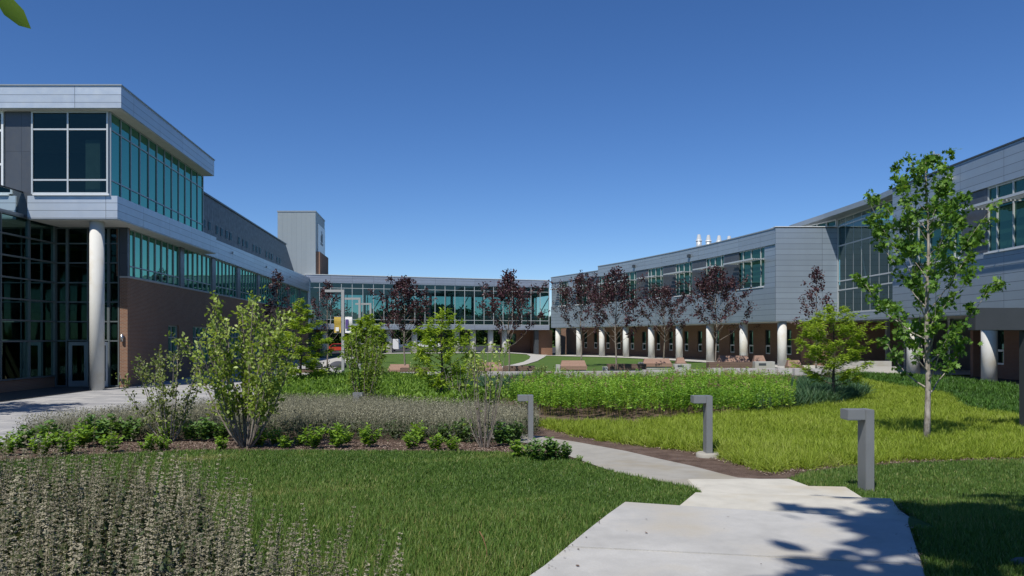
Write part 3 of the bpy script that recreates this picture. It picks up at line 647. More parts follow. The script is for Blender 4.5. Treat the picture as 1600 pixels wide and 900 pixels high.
# roof vent stacks
for i, x in enumerate((18.6, 19.55, 20.6, 21.6)):
    v = thing('roof_vent', ('tallest white conical exhaust stack, leftmost of four on the right roof', 'second white exhaust stack from the left on the right roof', 'third white exhaust stack from the left on the right roof', 'rightmost small white exhaust stack on the right roof')[i], 'vent', (x, 78, 10.9), 'exhaust stacks on the right roof')
    z1 = 12.66 - .05 * i; m = MB(); m.tube([(x, 78, 10.9), (x, 78, z1 - .55), (x, 78, z1 - .55), (x, 78, z1)], [.27, .27, .25, .14], 16); m.build('stack', MT['frame_pale'], v)
    m = MB(); m.tube([(x, 78, z1 - .68), (x, 78, z1 - .56)], .31, 16); m.build('collar', MT['frame_white'], v)
# ================================================================== ground and paths
def ground():
    xs = np.concatenate([[-900, -300, -120, -70], np.arange(-50, 50.1, 1.), [70, 120, 300, 900]])
    ys = np.concatenate([[-900, -200, -60, -20], np.arange(-8, 30, .5), np.arange(30, 130, 1.), [150, 200, 320, 600, 1200]])
    X, Y = np.meshgrid(xs, ys); Z = gz(X, Y) - .035
    nx, ny = len(xs), len(ys)
    i = np.arange(nx * ny).reshape(ny, nx)
    q = np.stack([i[:-1, :-1], i[:-1, 1:], i[1:, 1:], i[1:, :-1]], -1).reshape(-1, 4)
    me = bpy.data.meshes.new('ground'); me.from_pydata(np.stack([X.ravel(), Y.ravel(), Z.ravel()], 1).tolist(), [], q.tolist())
    me.polygons.foreach_set('use_smooth', np.ones(len(q), bool)); me.update()
    tag(link_mesh('ground', me, MT['farlawn']), 'mown green lawn of the courtyard reaching far behind', None, None, 'structure')
ground()
lawn_left = [(-2.9, -2), (1.05, 7.45), (2.04, 8.75), (2.44, 10.1), (2.44, 10.5), (1.6, 12.2), G(900, 722), G(860, 712), G(780, 708), G(650, 706), G(500, 705), G(300, 706), G(100, 714), G(-100, 730), (-14, 13), (-14, -2)]
lawn_right = [(-.3, -2), (3.42, 6.78), (4.0, 7.9), (4.12, 9.3), (4.2, 9.9), (3.97, 11.3), G(1262, 741), G(1330, 731), G(1450, 724), G(1600, 719), (14, 14.0), (14, -2)]
bed = [(1.6, 12.2), G(900, 722), G(860, 712), G(780, 708), G(650, 706), G(500, 705), G(300, 706), G(100, 714), G(-100, 730), (-18, 17), (-19.5, 22), (-14, 28), (-9.4, 31.5), (-11, 44), (0, 47), (10, 49), (19, 47.5), (22.4, 46.2), (22.6, 33), (22.5, 16.), (14, 14), G(1600, 719), G(1450, 724), G(1330, 731), G(1262, 741), (3.97, 11.3), (2.5, 11.0)]
patch('mulch_bed', bed, .0, MT['mulch'], label='brown bark mulch under the planting beds')
patch('lawn', lawn_left, .008, MT['lawn'], label='near lawn on the left of the steps')
patch('lawn', lawn_right, .008, MT['lawn'], label='near lawn on the right of the steps')
plaza = [(-46, 10), G(-120, 712), G(0, 700), G(70, 692), G(130, 680), G(230, 660), (-9.4, 31.5), (-10.6, 44), (-14, 62), (-17.5, 90), (-24.3, 93), (-19, 39), (-46, 39)]
patch('plaza', plaza, .012, MT['pavers'], 1., label='pale grey paved plaza before the left building')
path_l = [(2.44, 10.5), (1.6, 12.25), (1.06, 14.4), (.7, 16.1), (-.3, 17.6), (-2.2, 19.0), (-5, 20.2)]
path_r = [(3.97, 11.25), (3.34, 11.6), (2.98, 13.05), (2.23, 15.2), (1.38, 16.95), (.2, 18.9), (-2, 20.5), (-5, 21.7)]
patch('path', path_l + path_r[::-1], .016, MT['path'], .5, label='old grey concrete path curving into the planting')
walk_in = offset(cols_r, 1.7); walk_out = offset(cols_r, -3.4); walk_in[-1] = (19.6, 58); walk_out[-1] = (24.5, 62)
patch('walkway', walk_in + walk_out[::-1], .02, MT['walk'], 1., label='pale concrete walkway along the row of columns')
patch('walkway', [(19.6, 58), (24.5, 62), (31, 62), (31, 47), (22.4, 47.2), (19.5, 50)], .016, MT['walk'], 1., label='pale concrete apron before the atrium entrance')
patch('walkway', [KW(kp(590), 3.2, 0)[:2], KW(KL - .5, 3.2, 0)[:2], KW(KL - .5, -6, 0)[:2], KW(kp(590), -6, 0)[:2]], .02, MT['walk'], 1., label='pale concrete walk under the glass bridge')
cl = [(775, 574), (800, 570), (818, 565.5), (827, 561), (829, 557), (823, 553.8)]; cr = [(856, 553.8), (850, 558.5), (840, 564), (822, 569.5), (800, 573.5), (776, 577)]
patch('path', [G(*p) for p in cl] + [G(*p) for p in cr], .014, MT['walk'], 1., label='white path curving across the far lawn')
patch('path', [G(*p) for p in ((472, 579), (505, 566), (524, 559), (540, 555), (545, 562), (530, 570), (512, 578), (490, 584))], .014, MT['walk'], 1., label='sunlit tan path behind the stone blocks')
patch('parking_lot', [(-60, 112), (40, 112), (60, 175), (-80, 175)], .02, MT['asphalt'], 4., label='asphalt parking lot beyond the glass bridge')
patch('gravel_strip', [(23.02, 47), (26.6, 44.6), (26.6, 20), (23.02, 20)], .02, MT['gravel'], 1., label='dark gravel strip under the right building')

# steps: each tread a real slab
def slab(name, poly, z0, z1, mat, label):
    m = MB(); m.prism(poly, z0, z1); o = m.build(name, mat, None); tag(o, label, None, None, 'structure')
    bm = bmesh.new(); bm.from_mesh(o.data); bmesh.ops.remove_doubles(bm, verts=bm.verts, dist=1e-4)
    bmesh.ops.bevel(bm, geom=bm.edges[:], offset=.012, segments=2, affect='EDGES', clamp_overlap=True); bm.to_mesh(o.data); bm.free(); return o
def cut(poly, n):   # edge points that waver a little, as a hand-trimmed edge does
    out = []
    for i in range(len(poly)):
        (a, b), (c, d) = poly[i], poly[(i + 1) % len(poly)]; out.append((a, b)); L = math.hypot(c - a, d - b); k = int(L / .5)
        for j in range(1, k): w_ = random.uniform(-.012, .012); out.append((a + (c - a) * j / k - (d - b) / L * w_, b + (d - b) * j / k + (c - a) / L * w_))
    return out
slab('steps', cut([(.408, 5.93), (1.08, 7.54), (1.9, 7.27), (2.7, 7.02), (3.42, 6.78), (2.86, 5.46)], 1), .3, .915, MT['slab'], 'broad top landing of the concrete steps')
slab('steps', cut([(-2.9, -2), (.403, 5.918), (2.855, 5.448), (-.3, -2)], 1), .3, .913, MT['slab'], 'concrete walk leading to the top of the steps')
slab('steps', [(1.3, 7.2), (2.04, 8.75), (3.05, 8.6), (4.08, 8.42), (3.9, 7.9), (3.7, 6.8), (2.6, 6.6)], .2, .765, MT['tread'], 'second tread of the concrete steps')
slab('steps', [(1.95, 8.3), (2.45, 10.0), (3.4, 9.95), (4.2, 9.86), (4.12, 9.2), (4.05, 8.2)], .1, .615, MT['tread'], 'third tread of the concrete steps')
slab('steps', [(2.4, 9.6), (2.5, 11.2), (3.97, 11.22), (4.1, 10.3), (4.12, 9.6)], .05, .468, MT['tread'], 'lowest tread of the concrete steps beside the path')

# ================================================================== objects outdoors
def bollard(px, py, ytop, label, foot=False, w=.115):
    x, y = G(px, py); z = float(gz(x, y)); h = (py - ytop) * y / F
    t = thing('light_bollard', label, 'light bollard', (x, y, z), 'L-shaped path lights')
    a = R(2); W = Wall(x - math.cos(a) * w / 2, y - math.sin(a) * w / 2, math.cos(a), math.sin(a)); d = .115
    zb = z + (.06 if foot else -.05)
    m = MB(); m.box(W, 0, w, -d, d, zb, z + h); m.build('post', MT['bollard'], t, bevel=.006)
    m = MB(); m.box(W, -.235, -.002, -d, d, z + h - .135, z + h - .001); o = m.build('arm', MT['bollard'], t, bevel=.006)
    m = MB(); m.box(W, -.21, -.05, -d * .7, d * .7, z + h - .142, z + h - .136); m.build('lens', MT['white'], o)
    if foot:
        m = MB(); m.tube([(x, y, z - .1), (x, y, z + .065), (x, y, z + .085)], [.215, .215, .19], 20); m.build('footing', MT['path'], t)
bollard(1353, 768, 639, 'nearest grey L-shaped path light standing in mown grass by the steps')
bollard(1106, 714, 618, 'grey L-shaped path light on a round concrete footing beside the path', True)
bollard(829, 686, 617, 'farthest grey L-shaped path light among the grey lavender')
# tall L-shaped poles
for px, y, arm, lab in ((536, 50, 1.06, 'tallest-looking white L-shaped light pole, hung with two banners'), (562, 60.3, 1.2, 'white L-shaped light pole, middle of the three before the glass bridge'), (579, 70, 1.26, 'white L-shaped light pole, farthest and shortest-looking of the three')):
    x = (px - 800) * y / F; z = float(gz(x, y)); t = thing('light_pole', lab, 'light pole', (x, y, z), 'tall L-shaped light poles')
    m = MB(); m.box(WORLD, x - .085, x + .085, y - .085, y + .085, z, 5.5); m.build('post', MT['pole'], t)
    m = MB(); m.box(WORLD, x - .085 - arm, x - .088, y - .08, y + .08, 5.34, 5.497); m.build('arm', MT['pole'], t)
    if px == 536:
        def banner(x0, x1, mat, lab):
            b = thing('banner', lab, 'banner', (x0, y, 2.7))
            m = MB(); n = 8
            for i in range(n):
                a, c = i / n, (i + 1) / n; f = lambda u: y - .02 + .035 * math.sin(u * 6)
                m.face([(x0, f(a), 2.75 + a), (x1, f(a) + .01, 2.75 + a), (x1, f(c) + .01, 2.75 + c), (x0, f(c), 2.75 + c)], None, True)
            c_ = m.build('cloth', MT[mat], b)
            r_ = MB(); r_.tube([(min(x0, x1) - .03, y, 3.77), (max(x0, x1) + .03, y, 3.77)], .018, 6); r_.tube([(min(x0, x1) - .03, y, 2.73), (max(x0, x1) + .03, y, 2.73)], .018, 6); r_.build('rod', MT['frame_grey'], b)
            return c_, b
        MT['yellow'] = m_plain('yellow_cloth', (.46, .33, .06), .8); MT['violet'] = m_plain('violet_cloth', (.09, .06, .22), .8)
        c1, b1 = banner(x - .56, x - .13, 'yellow', 'yellow banner hanging on the left of the light pole')
        m = MB(); m.box(WORLD, x - .45, x - .25, y - .09, y - .075, 2.85, 3.1); m.build('print', MT['white'], c1)
        c2, b2 = banner(x + .14, x + .58, 'white', 'white banner with violet print on the right of the light pole')
        m = MB(); m.box(WORLD, x + .17, x + .36, y - .09, y - .075, 3.0, 3.6); m.build('print', MT['violet'], c2)
# charcoal portal at the right edge
t = thing('entry_portal', 'dark charcoal inverted-L steel portal at the right edge of the garden', 'portal', (12.75, 19.1, float(gz(12.7, 19.1))))
m = MB(); m.box(WORLD, 12.48, 13.05, 19.0, 19.3, float(gz(12.7, 19.1)) - .1, 2.65); m.build('post', MT['charcoal'], t, bevel=.01)
m = MB(); m.box(WORLD, 11.22, 13.05, 18.99, 19.31, 2.653, 3.2); m.build('beam', MT['charcoal'], t, bevel=.01)

# timber lounge benches and concrete block seats
def bench(px0, px1, ytop, Y, label, dark=False, ztop=None, depth=.8, cheek=0):
    x0, x1 = (px0 - 800) * Y / F, (px1 - 800) * Y / F; z = float(gz((x0 + x1) / 2, Y)); h = max(.5, EYE - (ytop - 526) * Y / F - z)
    t = thing('timber_bench', label, 'bench', ((x0 + x1) / 2, Y, z), 'timber benches round the courtyard')
    mat = MT['dark_timber' if dark else 'pink_stone']
    m = MB(); m.box(WORLD, x0 + .05, x1 - .05, Y + .06, Y + depth, z - .05, z + .12); m.build('plinth', MT['block'], t)
    if dark:
        m = MB(); m.box(WORLD, x0, x1, Y, Y + depth, z + .12, z + h); m.build('seat', mat, t)
    else:
        hs = h * .52
        m = MB(); m.box(WORLD, x0 - .02, x1 + .02, Y, Y + depth, z + .12, z + hs); m.build('seat', mat, t)
        m = MB(); a, b, c, d = Y + depth * .35, Y + depth * .62, Y + depth * .9, Y + depth * .98; i = .12
        p = [(x0, a, z + hs), (x1, a, z + hs), (x1 - i, b, z + h), (x0 + i, b, z + h), (x0, d, z + hs), (x1, d, z + hs), (x1 - i, c, z + h), (x0 + i, c, z + h)]
        L = x1 - x0
        m.face([p[0], p[1], p[2], p[3]], [(0, 0), (L, 0), (L, h), (0, h)]); m.face([p[5], p[4], p[7], p[6]], [(0, 0), (L, 0), (L, h), (0, h)])
        m.face([p[4], p[0], p[3], p[7]]); m.face([p[1], p[5], p[6], p[2]]); m.face([p[3], p[2], p[6], p[7]]); m.build('backrest', mat, t)
    if cheek:
        xc = x0 - .32 if cheek < 0 else x1 + .02
        m = MB(); m.box(WORLD, xc, xc + .3, Y - .1, Y + depth * .9, z - .05, z + h * .62); m.build('end_block', MT['block'], t, bevel=.01)
def block(px0, px1, ytop, Y, label, slot=True):
    x0, x1 = (px0 - 800) * Y / F, (px1 - 800) * Y / F; z = float(gz((x0 + x1) / 2, Y)); h = EYE - (ytop - 526) * Y / F - z
    t = thing('block_seat', label, 'block seat', ((x0 + x1) / 2, Y, z), 'pale concrete block seats')
    m = MB(); m.box(WORLD, x0, x1, Y, Y + .6, z - .05, z + h); m.build('block', MT['block'], t, bevel=.015)
    if slot:
        w = x1 - x0; m = MB(); m.box(WORLD, x0 + w * .18, x0 + w * .55, Y - .012, Y + .05, z + h * .55, z + h * .82); m.build('light_slot', MT['dark_panel'], t)
bench(876, 917, 563.5, 56, 'pink timber bench with high back, leftmost before the column row', cheek=-1)
bench(950, 1010, 569, 55, 'long low dark timber bench just right of the leftmost pink one', True, cheek=-1)
bench(1006, 1050, 560.5, 58, 'wide pink timber bench behind a white end block before the middle columns', cheek=-1)
bench(1058, 1073, 559, 57, 'short single-seat dark backed bench behind a white block', False)
bench(1108, 1175, 566, 53, 'long weathered dark timber bench below the widest pink back', True)
bench(1124, 1174, 556, 55.5, 'widest pink timber bench, standing tallest before the columns')
bench(1180, 1199, 555.6, 56, 'short pink bench standing behind the largest white block')
bench(1233, 1256, 563, 51, 'small pink bench just right of the big front column', False)
block(1054, 1080, 569, 54, 'white concrete block seat before the middle columns')
block(1180, 1211, 565, 53.5, 'largest white concrete block seat with a dark light slot')
block(1242, 1275, 576, 46.5, 'white concrete block seat beside the lime-green tree', False)
bench(605, 640, 569.5, 50.5, 'pink timber bench behind the purple tree trunk left of centre')
bench(625, 672, 575, 50, 'dark timber bench beside the pink one left of centre', True)
bench(737, 785, 566.5, 50.5, 'pink timber bench under the fullest purple tree', cheek=-1)
bench(786, 836, 572, 51, 'low dark timber bench right of the fullest purple tree', True)
block(516, 534, 579, 47.5, 'cube-like pale block seat, upper one left of centre', False)
block(511, 529, 588, 45, 'cube-like pale block seat, lower one left of centre', False)
bench(470, 498, 577, 46.5, 'short weathered timber bench behind the left seat wall', True)
# low concrete seat wall sweeping round the beds
wl = [(-15.6, 45.2), (-13, 45.0), (-10.5, 45.0), (-8, 45.6), (-5, 46.4), (-2, 46.8), (1, 47.0), (4, 47.4), (8, 47.8), (12, 47.8), (16, 47.2), (18.6, 46.3)]
wo = offset(wl, -.45); m = MB()
for i in range(len(wl) - 1):
    if i == 2: continue
    z = float(gz(*wl[i])); q = [wl[i], (wl[i + 1][0] * .995 + wl[i][0] * .005, wl[i + 1][1]), (wo[i + 1][0] * .995 + wo[i][0] * .005, wo[i + 1][1]), wo[i]]
    m.prism(q, z - .2, z + .40)
tag(m.build('seat_wall', MT['block'], None), 'low pale concrete seat wall curving along the back of the planting beds', 'wall')
t = thing('ramp_wall', 'stepped white concrete ramp walls before the atrium entrance', 'ramp', (21, 46, .2))
m = MB(); m.box(WORLD, 19.3, 22.9, 47.3, 47.6, .0, 1.02); m.build('upper_wall', MT['walk'], t)
m = MB(); m.box(WORLD, 19.5, 22.8, 46.4, 46.7, .0, .72); m.build('lower_wall', MT['walk'], t)
m = MB(); m.box(WORLD, 19.7, 22.7, 45.6, 46.39, .0, .42); m.build('step', MT['walk'], t)
m = MB(); m.box(WORLD, 22.62, 22.95, 20, 45.5, .0, .27); tag(m.build('kerb', MT['walk'], None), 'pale concrete kerb along the foot of the right columns', 'kerb', None, 'structure')
# dark boulders by the tan path, and a stone in the near corner
def boulder(x, y, sx_, sy_, sz_, mat, label, seed):
    bm = bmesh.new(); bmesh.ops.create_icosphere(bm, subdivisions=3, radius=1.); r_ = np.random.default_rng(seed); z = float(gz(x, y))
    k = r_.uniform(-2, 2, (5, 3)); ph = r_.uniform(0, 6, 5)
    for v in bm.verts:
        s_ = 1 + .13 * sum(math.sin(Vector(k[i]).dot(v.co) + ph[i]) for i in range(5)) / 1.5
        v.co = Vector((v.co.x * sx_ * s_, v.co.y * sy_ * s_, max(v.co.z, -.3) * sz_ * s_))
    me = bpy.data.meshes.new('boulder'); bm.to_mesh(me); bm.free()
    tag(link_mesh('boulder', me, mat, None, (x, y, z + sz_ * .2)), label, 'boulder', 'boulders beside the paths')
MT['dark_stone'] = m_concrete('dark_stone', (.07, .075, .09), 2, .25)
boulder(-15.6, 62, .6, .5, .36, MT['dark_stone'], 'dark blue-grey boulder, leftmost beside the tan path', 1)
boulder(-14.2, 64, .65, .5, .38, MT['dark_stone'], 'dark blue-grey boulder, middle one beside the tan path', 2)
boulder(-13.1, 66, .5, .5, .34, MT['dark_stone'], 'dark blue-grey boulder, rightmost beside the tan path', 3)
boulder(3.66, 5.60, .09, .07, .05, MT['grey_stone'], 'small grey stone in the shaded grass at the lower right corner', 4)
# cars in the parking lot
def car(px, Y, mat, label, van=False):
    x = (px - 800) * Y / F; z = float(gz(x, Y)) + .03; t = thing('parked_car', label, 'car', (x, Y, z), 'cars parked beyond the bridge')
    pr = [(-2.2, .35), (-2.25, .75), (-1.3, .92), (-.75, 1.42), (.9, 1.45), (1.6, .98), (2.2, .9), (2.25, .4)] if not van else [(-2.5, .35), (-2.5, 1.1), (-1.9, 1.2), (-1.4, 2.0), (2.4, 2.05), (2.5, .4)]
    m = MB(); n = len(pr)
    f = [(x + a, Y - .85, z + b) for a, b in pr]; k = [(x + a, Y + .85, z + b) for a, b in pr]
    m.face(f[::-1]); m.face(k)
    for i in range(n): j = (i + 1) % n; m.face([f[i], f[j], k[j], k[i]])
    m.build('body', mat, t, bevel=.06)
    wq = [(-1.15, .95), (-.7, 1.36), (.8, 1.38), (1.4, 1.0)] if not van else [(-1.75, 1.25), (-1.35, 1.85), (-.2, 1.85), (-.2, 1.25)]
    m = MB(); m.face([(x + a, Y - .872, z + b) for a, b in wq]); m.build('window', MT['glass_small'], t)
    m = MB(); m.face([(x + a, Y + .872, z + b) for a, b in wq][::-1]); m.build('window', MT['glass_small'], t)
    for a in (-1.4, 1.4):
        for s_ in (-1, 1):
            m = MB(); m.tube([(x + a, Y + s_ * .62, z + .32), (x + a, Y + s_ * .88, z + .32)], .32, 16); o = m.build('wheel', MT['black'], t)
            m = MB(); m.tube([(x + a, Y + s_ * .86, z + .32), (x + a, Y + s_ * .895, z + .32)], .19, 12); m.build('rim', MT['steel'], o)
MT['red'] = m_plain('red_paint', (.42, .05, .03), .3, .0, .03); MT['car_white'] = m_plain('white_car_paint', (.65, .66, .68), .25, 0, .02); MT['car_blue'] = m_plain('blue_car_paint', (.10, .14, .2), .25)
car(529, 118, MT['red'], 'red car parked beyond the bridge at the far left')
car(574, 121, MT['car_white'], 'white car parked beyond the bridge, left one')
car(600, 125, MT['car_white'], 'white van parked beyond the bridge by the dark core', True)
car(668, 124, MT['car_white'], 'white car parked beyond the bridge behind the bald-cypress', False)
car(646, 132, MT['car_blue'], 'dark blue car parked behind the white cars')
# ================================================================== trees and shrubs
import zlib
def reseed(text):
    global rng
    rng = np.random.default_rng(zlib.crc32(text.encode()))
def leafset(cl, P, D, shape, size, n_per, spread, mi=0, flat=0., tone_bias=None, droop=.2):
    """n_per leaves round every twig point P with twig direction D"""
    P = np.repeat(np.asarray(P, float), n_per, 0); D = np.repeat(np.asarray(D, float), n_per, 0); n = len(P)
    P = P + rng.normal(0, spread, (n, 3)); z = D * .8 + rng.normal(0, .75, (n, 3)); z[:, 2] = z[:, 2] * (1 - flat) - droop * rng.random(n)
    s_ = size * rng.uniform(.6, 1.25, n)
    roll = rng.normal(0, .7 if flat else 1.6, n)
    tone = np.clip(rng.normal(.5, .22, n) + (0 if tone_bias is None else np.repeat(tone_bias, n_per)), 0, 1)
    cl.add(shape[0], shape[1], P, basis(z, roll, s_), tone, mi)
def limb(p0, az, R_, rise, curve, n=5, wob=.06):
    pts = []; d = np.array([math.cos(az), math.sin(az)]); pw = rng.normal(0, wob, 3)
    for i in range(n + 1):
        t = i / n; q = np.array([p0[0] + d[0] * R_ * t, p0[1] + d[1] * R_ * t, p0[2] + rise * t + curve * t * t])
        pts.append(q + pw * R_ * math.sin(t * 3.1) + rng.normal(0, .012 * R_, 3))
    return np.array(pts)
def along(pts, t):
    f = np.clip(np.asarray(t) * (len(pts) - 1), 0, len(pts) - 1.001); i = f.astype(int); u = (f - i)[:, None]
    return pts[i] * (1 - u) + pts[i + 1] * u, (pts[i + 1] - pts[i]) / (np.linalg.norm(pts[i + 1] - pts[i], axis=1, keepdims=True) + 1e-9)
def tree(name, label, x, y, H, z0, rad, nl, leaf, tr, bark, cat='tree', group=None, rise=.6, curve=.2, tw=10, twl=.3, npts=3, nper=2, spread=.05, flat=0., droop=.2, inner=.3, lean=(0, 0), sides=7, topfill=True, zg=None, low=1., seed=''):
    """trunk with limbs and twigs, leaves along the twigs. rad(u): limb reach at relative height u"""
    reseed(label + seed)
    zb = float(gz(x, y)) if zg is None else zg; t = thing(name, label, cat, (x, y, zb), group)
    n = 9; ph = rng.uniform(0, 6, 2)
    tp = np.array([(x + lean[0] * (i / n) ** 1.5 + .03 * H / 5 * math.sin(i * 1.3 + ph[0]), y + lean[1] * (i / n) ** 1.5 + .03 * H / 5 * math.sin(i * 1.1 + ph[1]), zb - .08 + (H * .97 + .08) * i / n) for i in range(n + 1)])
    m = MB(); m.tube(tp.tolist(), [tr * (1.25 if i == 0 else 1) * (1 - .92 * i / n) + .004 for i in range(n + 1)], sides + 2)
    cl = Cloud(); shape, mat, size = leaf; AP = []; AD = []; AB = []
    for i in range(nl):
        u = (i + rng.uniform(-.3, .3)) / max(nl - 1, 1); u = min(max(u, 0), 1); h = z0 + (H * .94 - z0) * u
        p0, _ = along(tp, [h / (H * .97)]); p0 = p0[0]; az = i * 2.399 + rng.uniform(-.4, .4); R_ = rad(u) * rng.uniform(.7, 1.12)
        L = limb(p0, az, R_, R_ * rise * rng.uniform(.6, 1.3), R_ * curve, 5)
        r0 = tr * (1 - .9 * h / H) * .42; m.tube(L.tolist(), [max(r0 * (1 - .85 * k / 5), .004) for k in range(6)], sides - 2, False)
        nt_ = max(3, int(tw * R_)); tt = rng.uniform(inner, 1, nt_) ** .8; tt[-1] = .98
        bp, bd = along(L, tt)
        for q, d in zip(bp, bd):
            v = d + rng.normal(0, .55, 3); v[2] = v[2] * (1 - flat * .8) + (.15 if not flat else 0); v /= np.linalg.norm(v)
            ln = twl * R_ * rng.uniform(.5, 1.2); e = q + v * ln
            if ln > .05: m.tube([q.tolist(), e.tolist()], [max(r0 * .3, .004), .002], 3, False)
            if u < .38 and rng.random() > low: continue
            k = np.linspace(.3, 1, npts)[:, None]; AP.append(q + (e - q) * k); AD.append(np.repeat(v[None], npts, 0)); AB.append(np.full(npts, rng.normal(0, .13)))
    if topfill:
        k = np.linspace(.8, 1., 8); bp, bd = along(tp, k); AP.append(bp); AD.append(bd); AB.append(np.zeros(8))
    leafset(cl, np.concatenate(AP), np.concatenate(AD), shape, size, nper, spread, 0, flat, np.concatenate(AB), droop)
    m.build('trunk', MT[bark], t); cl.build('crown', MT[mat], t); return t
def shrub(name, label, x, y, H, spreadr, ns, leaf, sr, bark, t0=.35, tw=14, twl=.25, npts=3, nper=2, sp=.03, cat='shrub', group=None, bare=0, leafy=None, droop=.1):
    """several stems fanning from one base"""
    reseed(label)
    zb = float(gz(x, y)); t = thing(name, label, cat, (x, y, zb), group); m = MB(); cl = Cloud(); shape, mat, size = leaf; AP = []; AD = []; AB = []
    for i in range(ns):
        az = i * 2.399 + rng.uniform(-.5, .5); u = math.sqrt((i + .5) / ns); R_ = spreadr * u * rng.uniform(.7, 1.1); h = H * (1 - .30 * u * u) * rng.uniform(.82, 1.03)
        L = np.array([(x + math.cos(az) * (.05 + R_ * (k / 6) ** .8), y + math.sin(az) * (.05 + R_ * (k / 6) ** .8), zb - .05 + h * (k / 6) ** 1.05) for k in range(7)]) + rng.normal(0, .018 * H / 2, (7, 3)) * np.linspace(0, 1, 7)[:, None]
        isb = i < bare
        if isb: L[:, 2] = zb + (L[:, 2] - zb) * .62
        m.tube(L.tolist(), [sr * rng.uniform(.7, 1.1) * (1 - .85 * k / 6) + .003 for k in range(7)], 6, False)
        nt_ = int(tw * h / 2); tt = rng.uniform(t0 if not isb else .4, 1., nt_); bp, bd = along(L, tt)
        for q, d, tq in zip(bp, bd, tt):
            v = d * .9 + np.array([rng.normal(0, .55), rng.normal(0, .55), .1]); v /= np.linalg.norm(v); e = q + v * twl * rng.uniform(.4, 1.2)
            m.tube([q.tolist(), e.tolist()], [sr * .22 + .001, .0015], 3, False)
            if isb: continue
            if leafy is not None and rng.random() > leafy(tq): continue
            k = np.linspace(.25, 1, npts)[:, None]; AP.append(q + (e - q) * k); AD.append(np.repeat(v[None], npts, 0)); AB.append(np.full(npts, rng.normal(0, .12) + .25 * (tq - .6)))
    leafset(cl, np.concatenate(AP), np.concatenate(AD), shape, size, nper, sp, 0, 0, np.concatenate(AB), droop)
    m.build('stems', MT[bark], t); cl.build('foliage', MT[mat], t); return t
ip = lambda *p: (lambda u: float(np.interp(u, [a for a, _ in p], [b for _, b in p])))

# the tall young maple on the right
x, y = G(1449, 692)
tree('maple_tree', 'slender young maple with lobed green leaves and pale trunk on the right', x, y, 6.25, 1.1, ip((0, .75), (.1, 1.15), (.4, 1.22), (.65, .95), (1, .22)), 38, (MAPLE, 'leaf_maple', .095), .064, 'bark_pale', rise=.85, curve=.55, tw=8, twl=.18, npts=3, nper=7, spread=.055, droop=.5, inner=.22)
x, y = G(1303, 634)
tree('cypress_tree', 'feathery lime-green tree right of the bollards before the atrium', x, y, 3.7, .75, ip((0, 1.0), (.2, 1.45), (.5, 1.2), (.8, .7), (1, .2)), 36, (LANCE, 'leaf_lime', .12), .06, 'bark_dark', rise=.25, curve=.2, tw=16, twl=.32, npts=6, nper=4, spread=.035, flat=.75, droop=.15, inner=.15)
x, y = G(470, 610)
tree('cypress_tree', 'feathery yellow-green tree rising left of centre behind the big leafy shrub', x, y, 4.4, .7, ip((0, .9), (.2, 1.1), (.6, .9), (1, .2)), 32, (LANCE, 'leaf_lime', .16), .07, 'bark_dark', rise=.1, curve=.1, tw=18, twl=.3, npts=5, nper=4, spread=.045, flat=.8, droop=.1, inner=.12)
tree('cypress_tree', 'small yellow-green feathery tree below the three light poles', (573 - 800) * 44 / F, 44, 3.85, 1.1, ip((0, 1.0), (.3, 1.15), (.7, .8), (1, .2)), 30, (LANCE, 'leaf_lime', .2), .08, 'bark_dark', rise=.2, curve=.2, tw=17, twl=.3, npts=5, nper=4, spread=.045, flat=.7, droop=.1, inner=.12)
x, y = G(690, 640)
tree('cypress_tree', 'feathery green tree with dark trunk at the centre of the beds', x, y, 3.45, .6, ip((0, .8), (.25, 1.0), (.6, .85), (1, .2)), 30, (LANCE, 'leaf_lime', .16), .06, 'bark_dark', rise=.3, curve=.3, tw=13, twl=.32, npts=5, nper=3, spread=.04, flat=.5, droop=.1, inner=.15)
# multi-stemmed shrubs
x, y = G(385, 700)
shrub('serviceberry_shrub', 'largest leafy multi-stemmed shrub, bright green, left of centre', x, y, 3.2, 1.2, 22, (LEAF, 'leaf_berry', .085), .022, 'bark_grey', t0=.25, tw=21, twl=.30, npts=4, nper=2, sp=.05)
x, y = G(265, 690)
shrub('serviceberry_shrub', 'thin sparse-leaved multi-stemmed shrub before the paved plaza', x, y, 2.25, 1.0, 13, (LEAF, 'leaf_berry2', .065), .013, 'twig_pale', t0=.2, tw=22, twl=.24, npts=4, nper=2, sp=.035)
x, y = G(568, 644)
shrub('serviceberry_shrub', 'dense rounded green shrub behind the grey lavender, with a grey post', x, y, 3.0, .85, 12, (LEAF, 'leaf_mid', .085), .02, 'bark_grey', t0=.12, tw=24, twl=.36, npts=4, nper=2, sp=.045)
x, y = G(757, 700)
shrub('serviceberry_shrub', 'half-bare pale-twigged shrub with one leafy upright stem', x, y, 2.45, .62, 13, (LEAF, 'leaf_berry', .075), .010, 'bark_grey', t0=.2, tw=15, twl=.24, npts=3, nper=2, sp=.025, bare=0, leafy=lambda q: .05 if q < .55 else .6)
x, y = G(716, 640)
shrub('serviceberry_shrub', 'almost leafless pale-stemmed shrub beside the central feathery tree', x, y, 1.9, .9, 12, (LEAF, 'leaf_berry2', .06), .012, 'twig_pale', t0=.3, tw=14, twl=.22, npts=2, nper=1, sp=.03, leafy=lambda q: .15)
x, y = G(557, 650); z = float(gz(x, y)); m = MB(); m.box(WORLD, x - .1, x + .1, y - .1, y + .1, z - .05, z + .72)
t = thing('light_bollard', 'grey path light half hidden below the dense rounded shrub', 'light bollard', (x, y, z), 'L-shaped path lights'); m.build('post', MT['bollard'], t, bevel=.006)
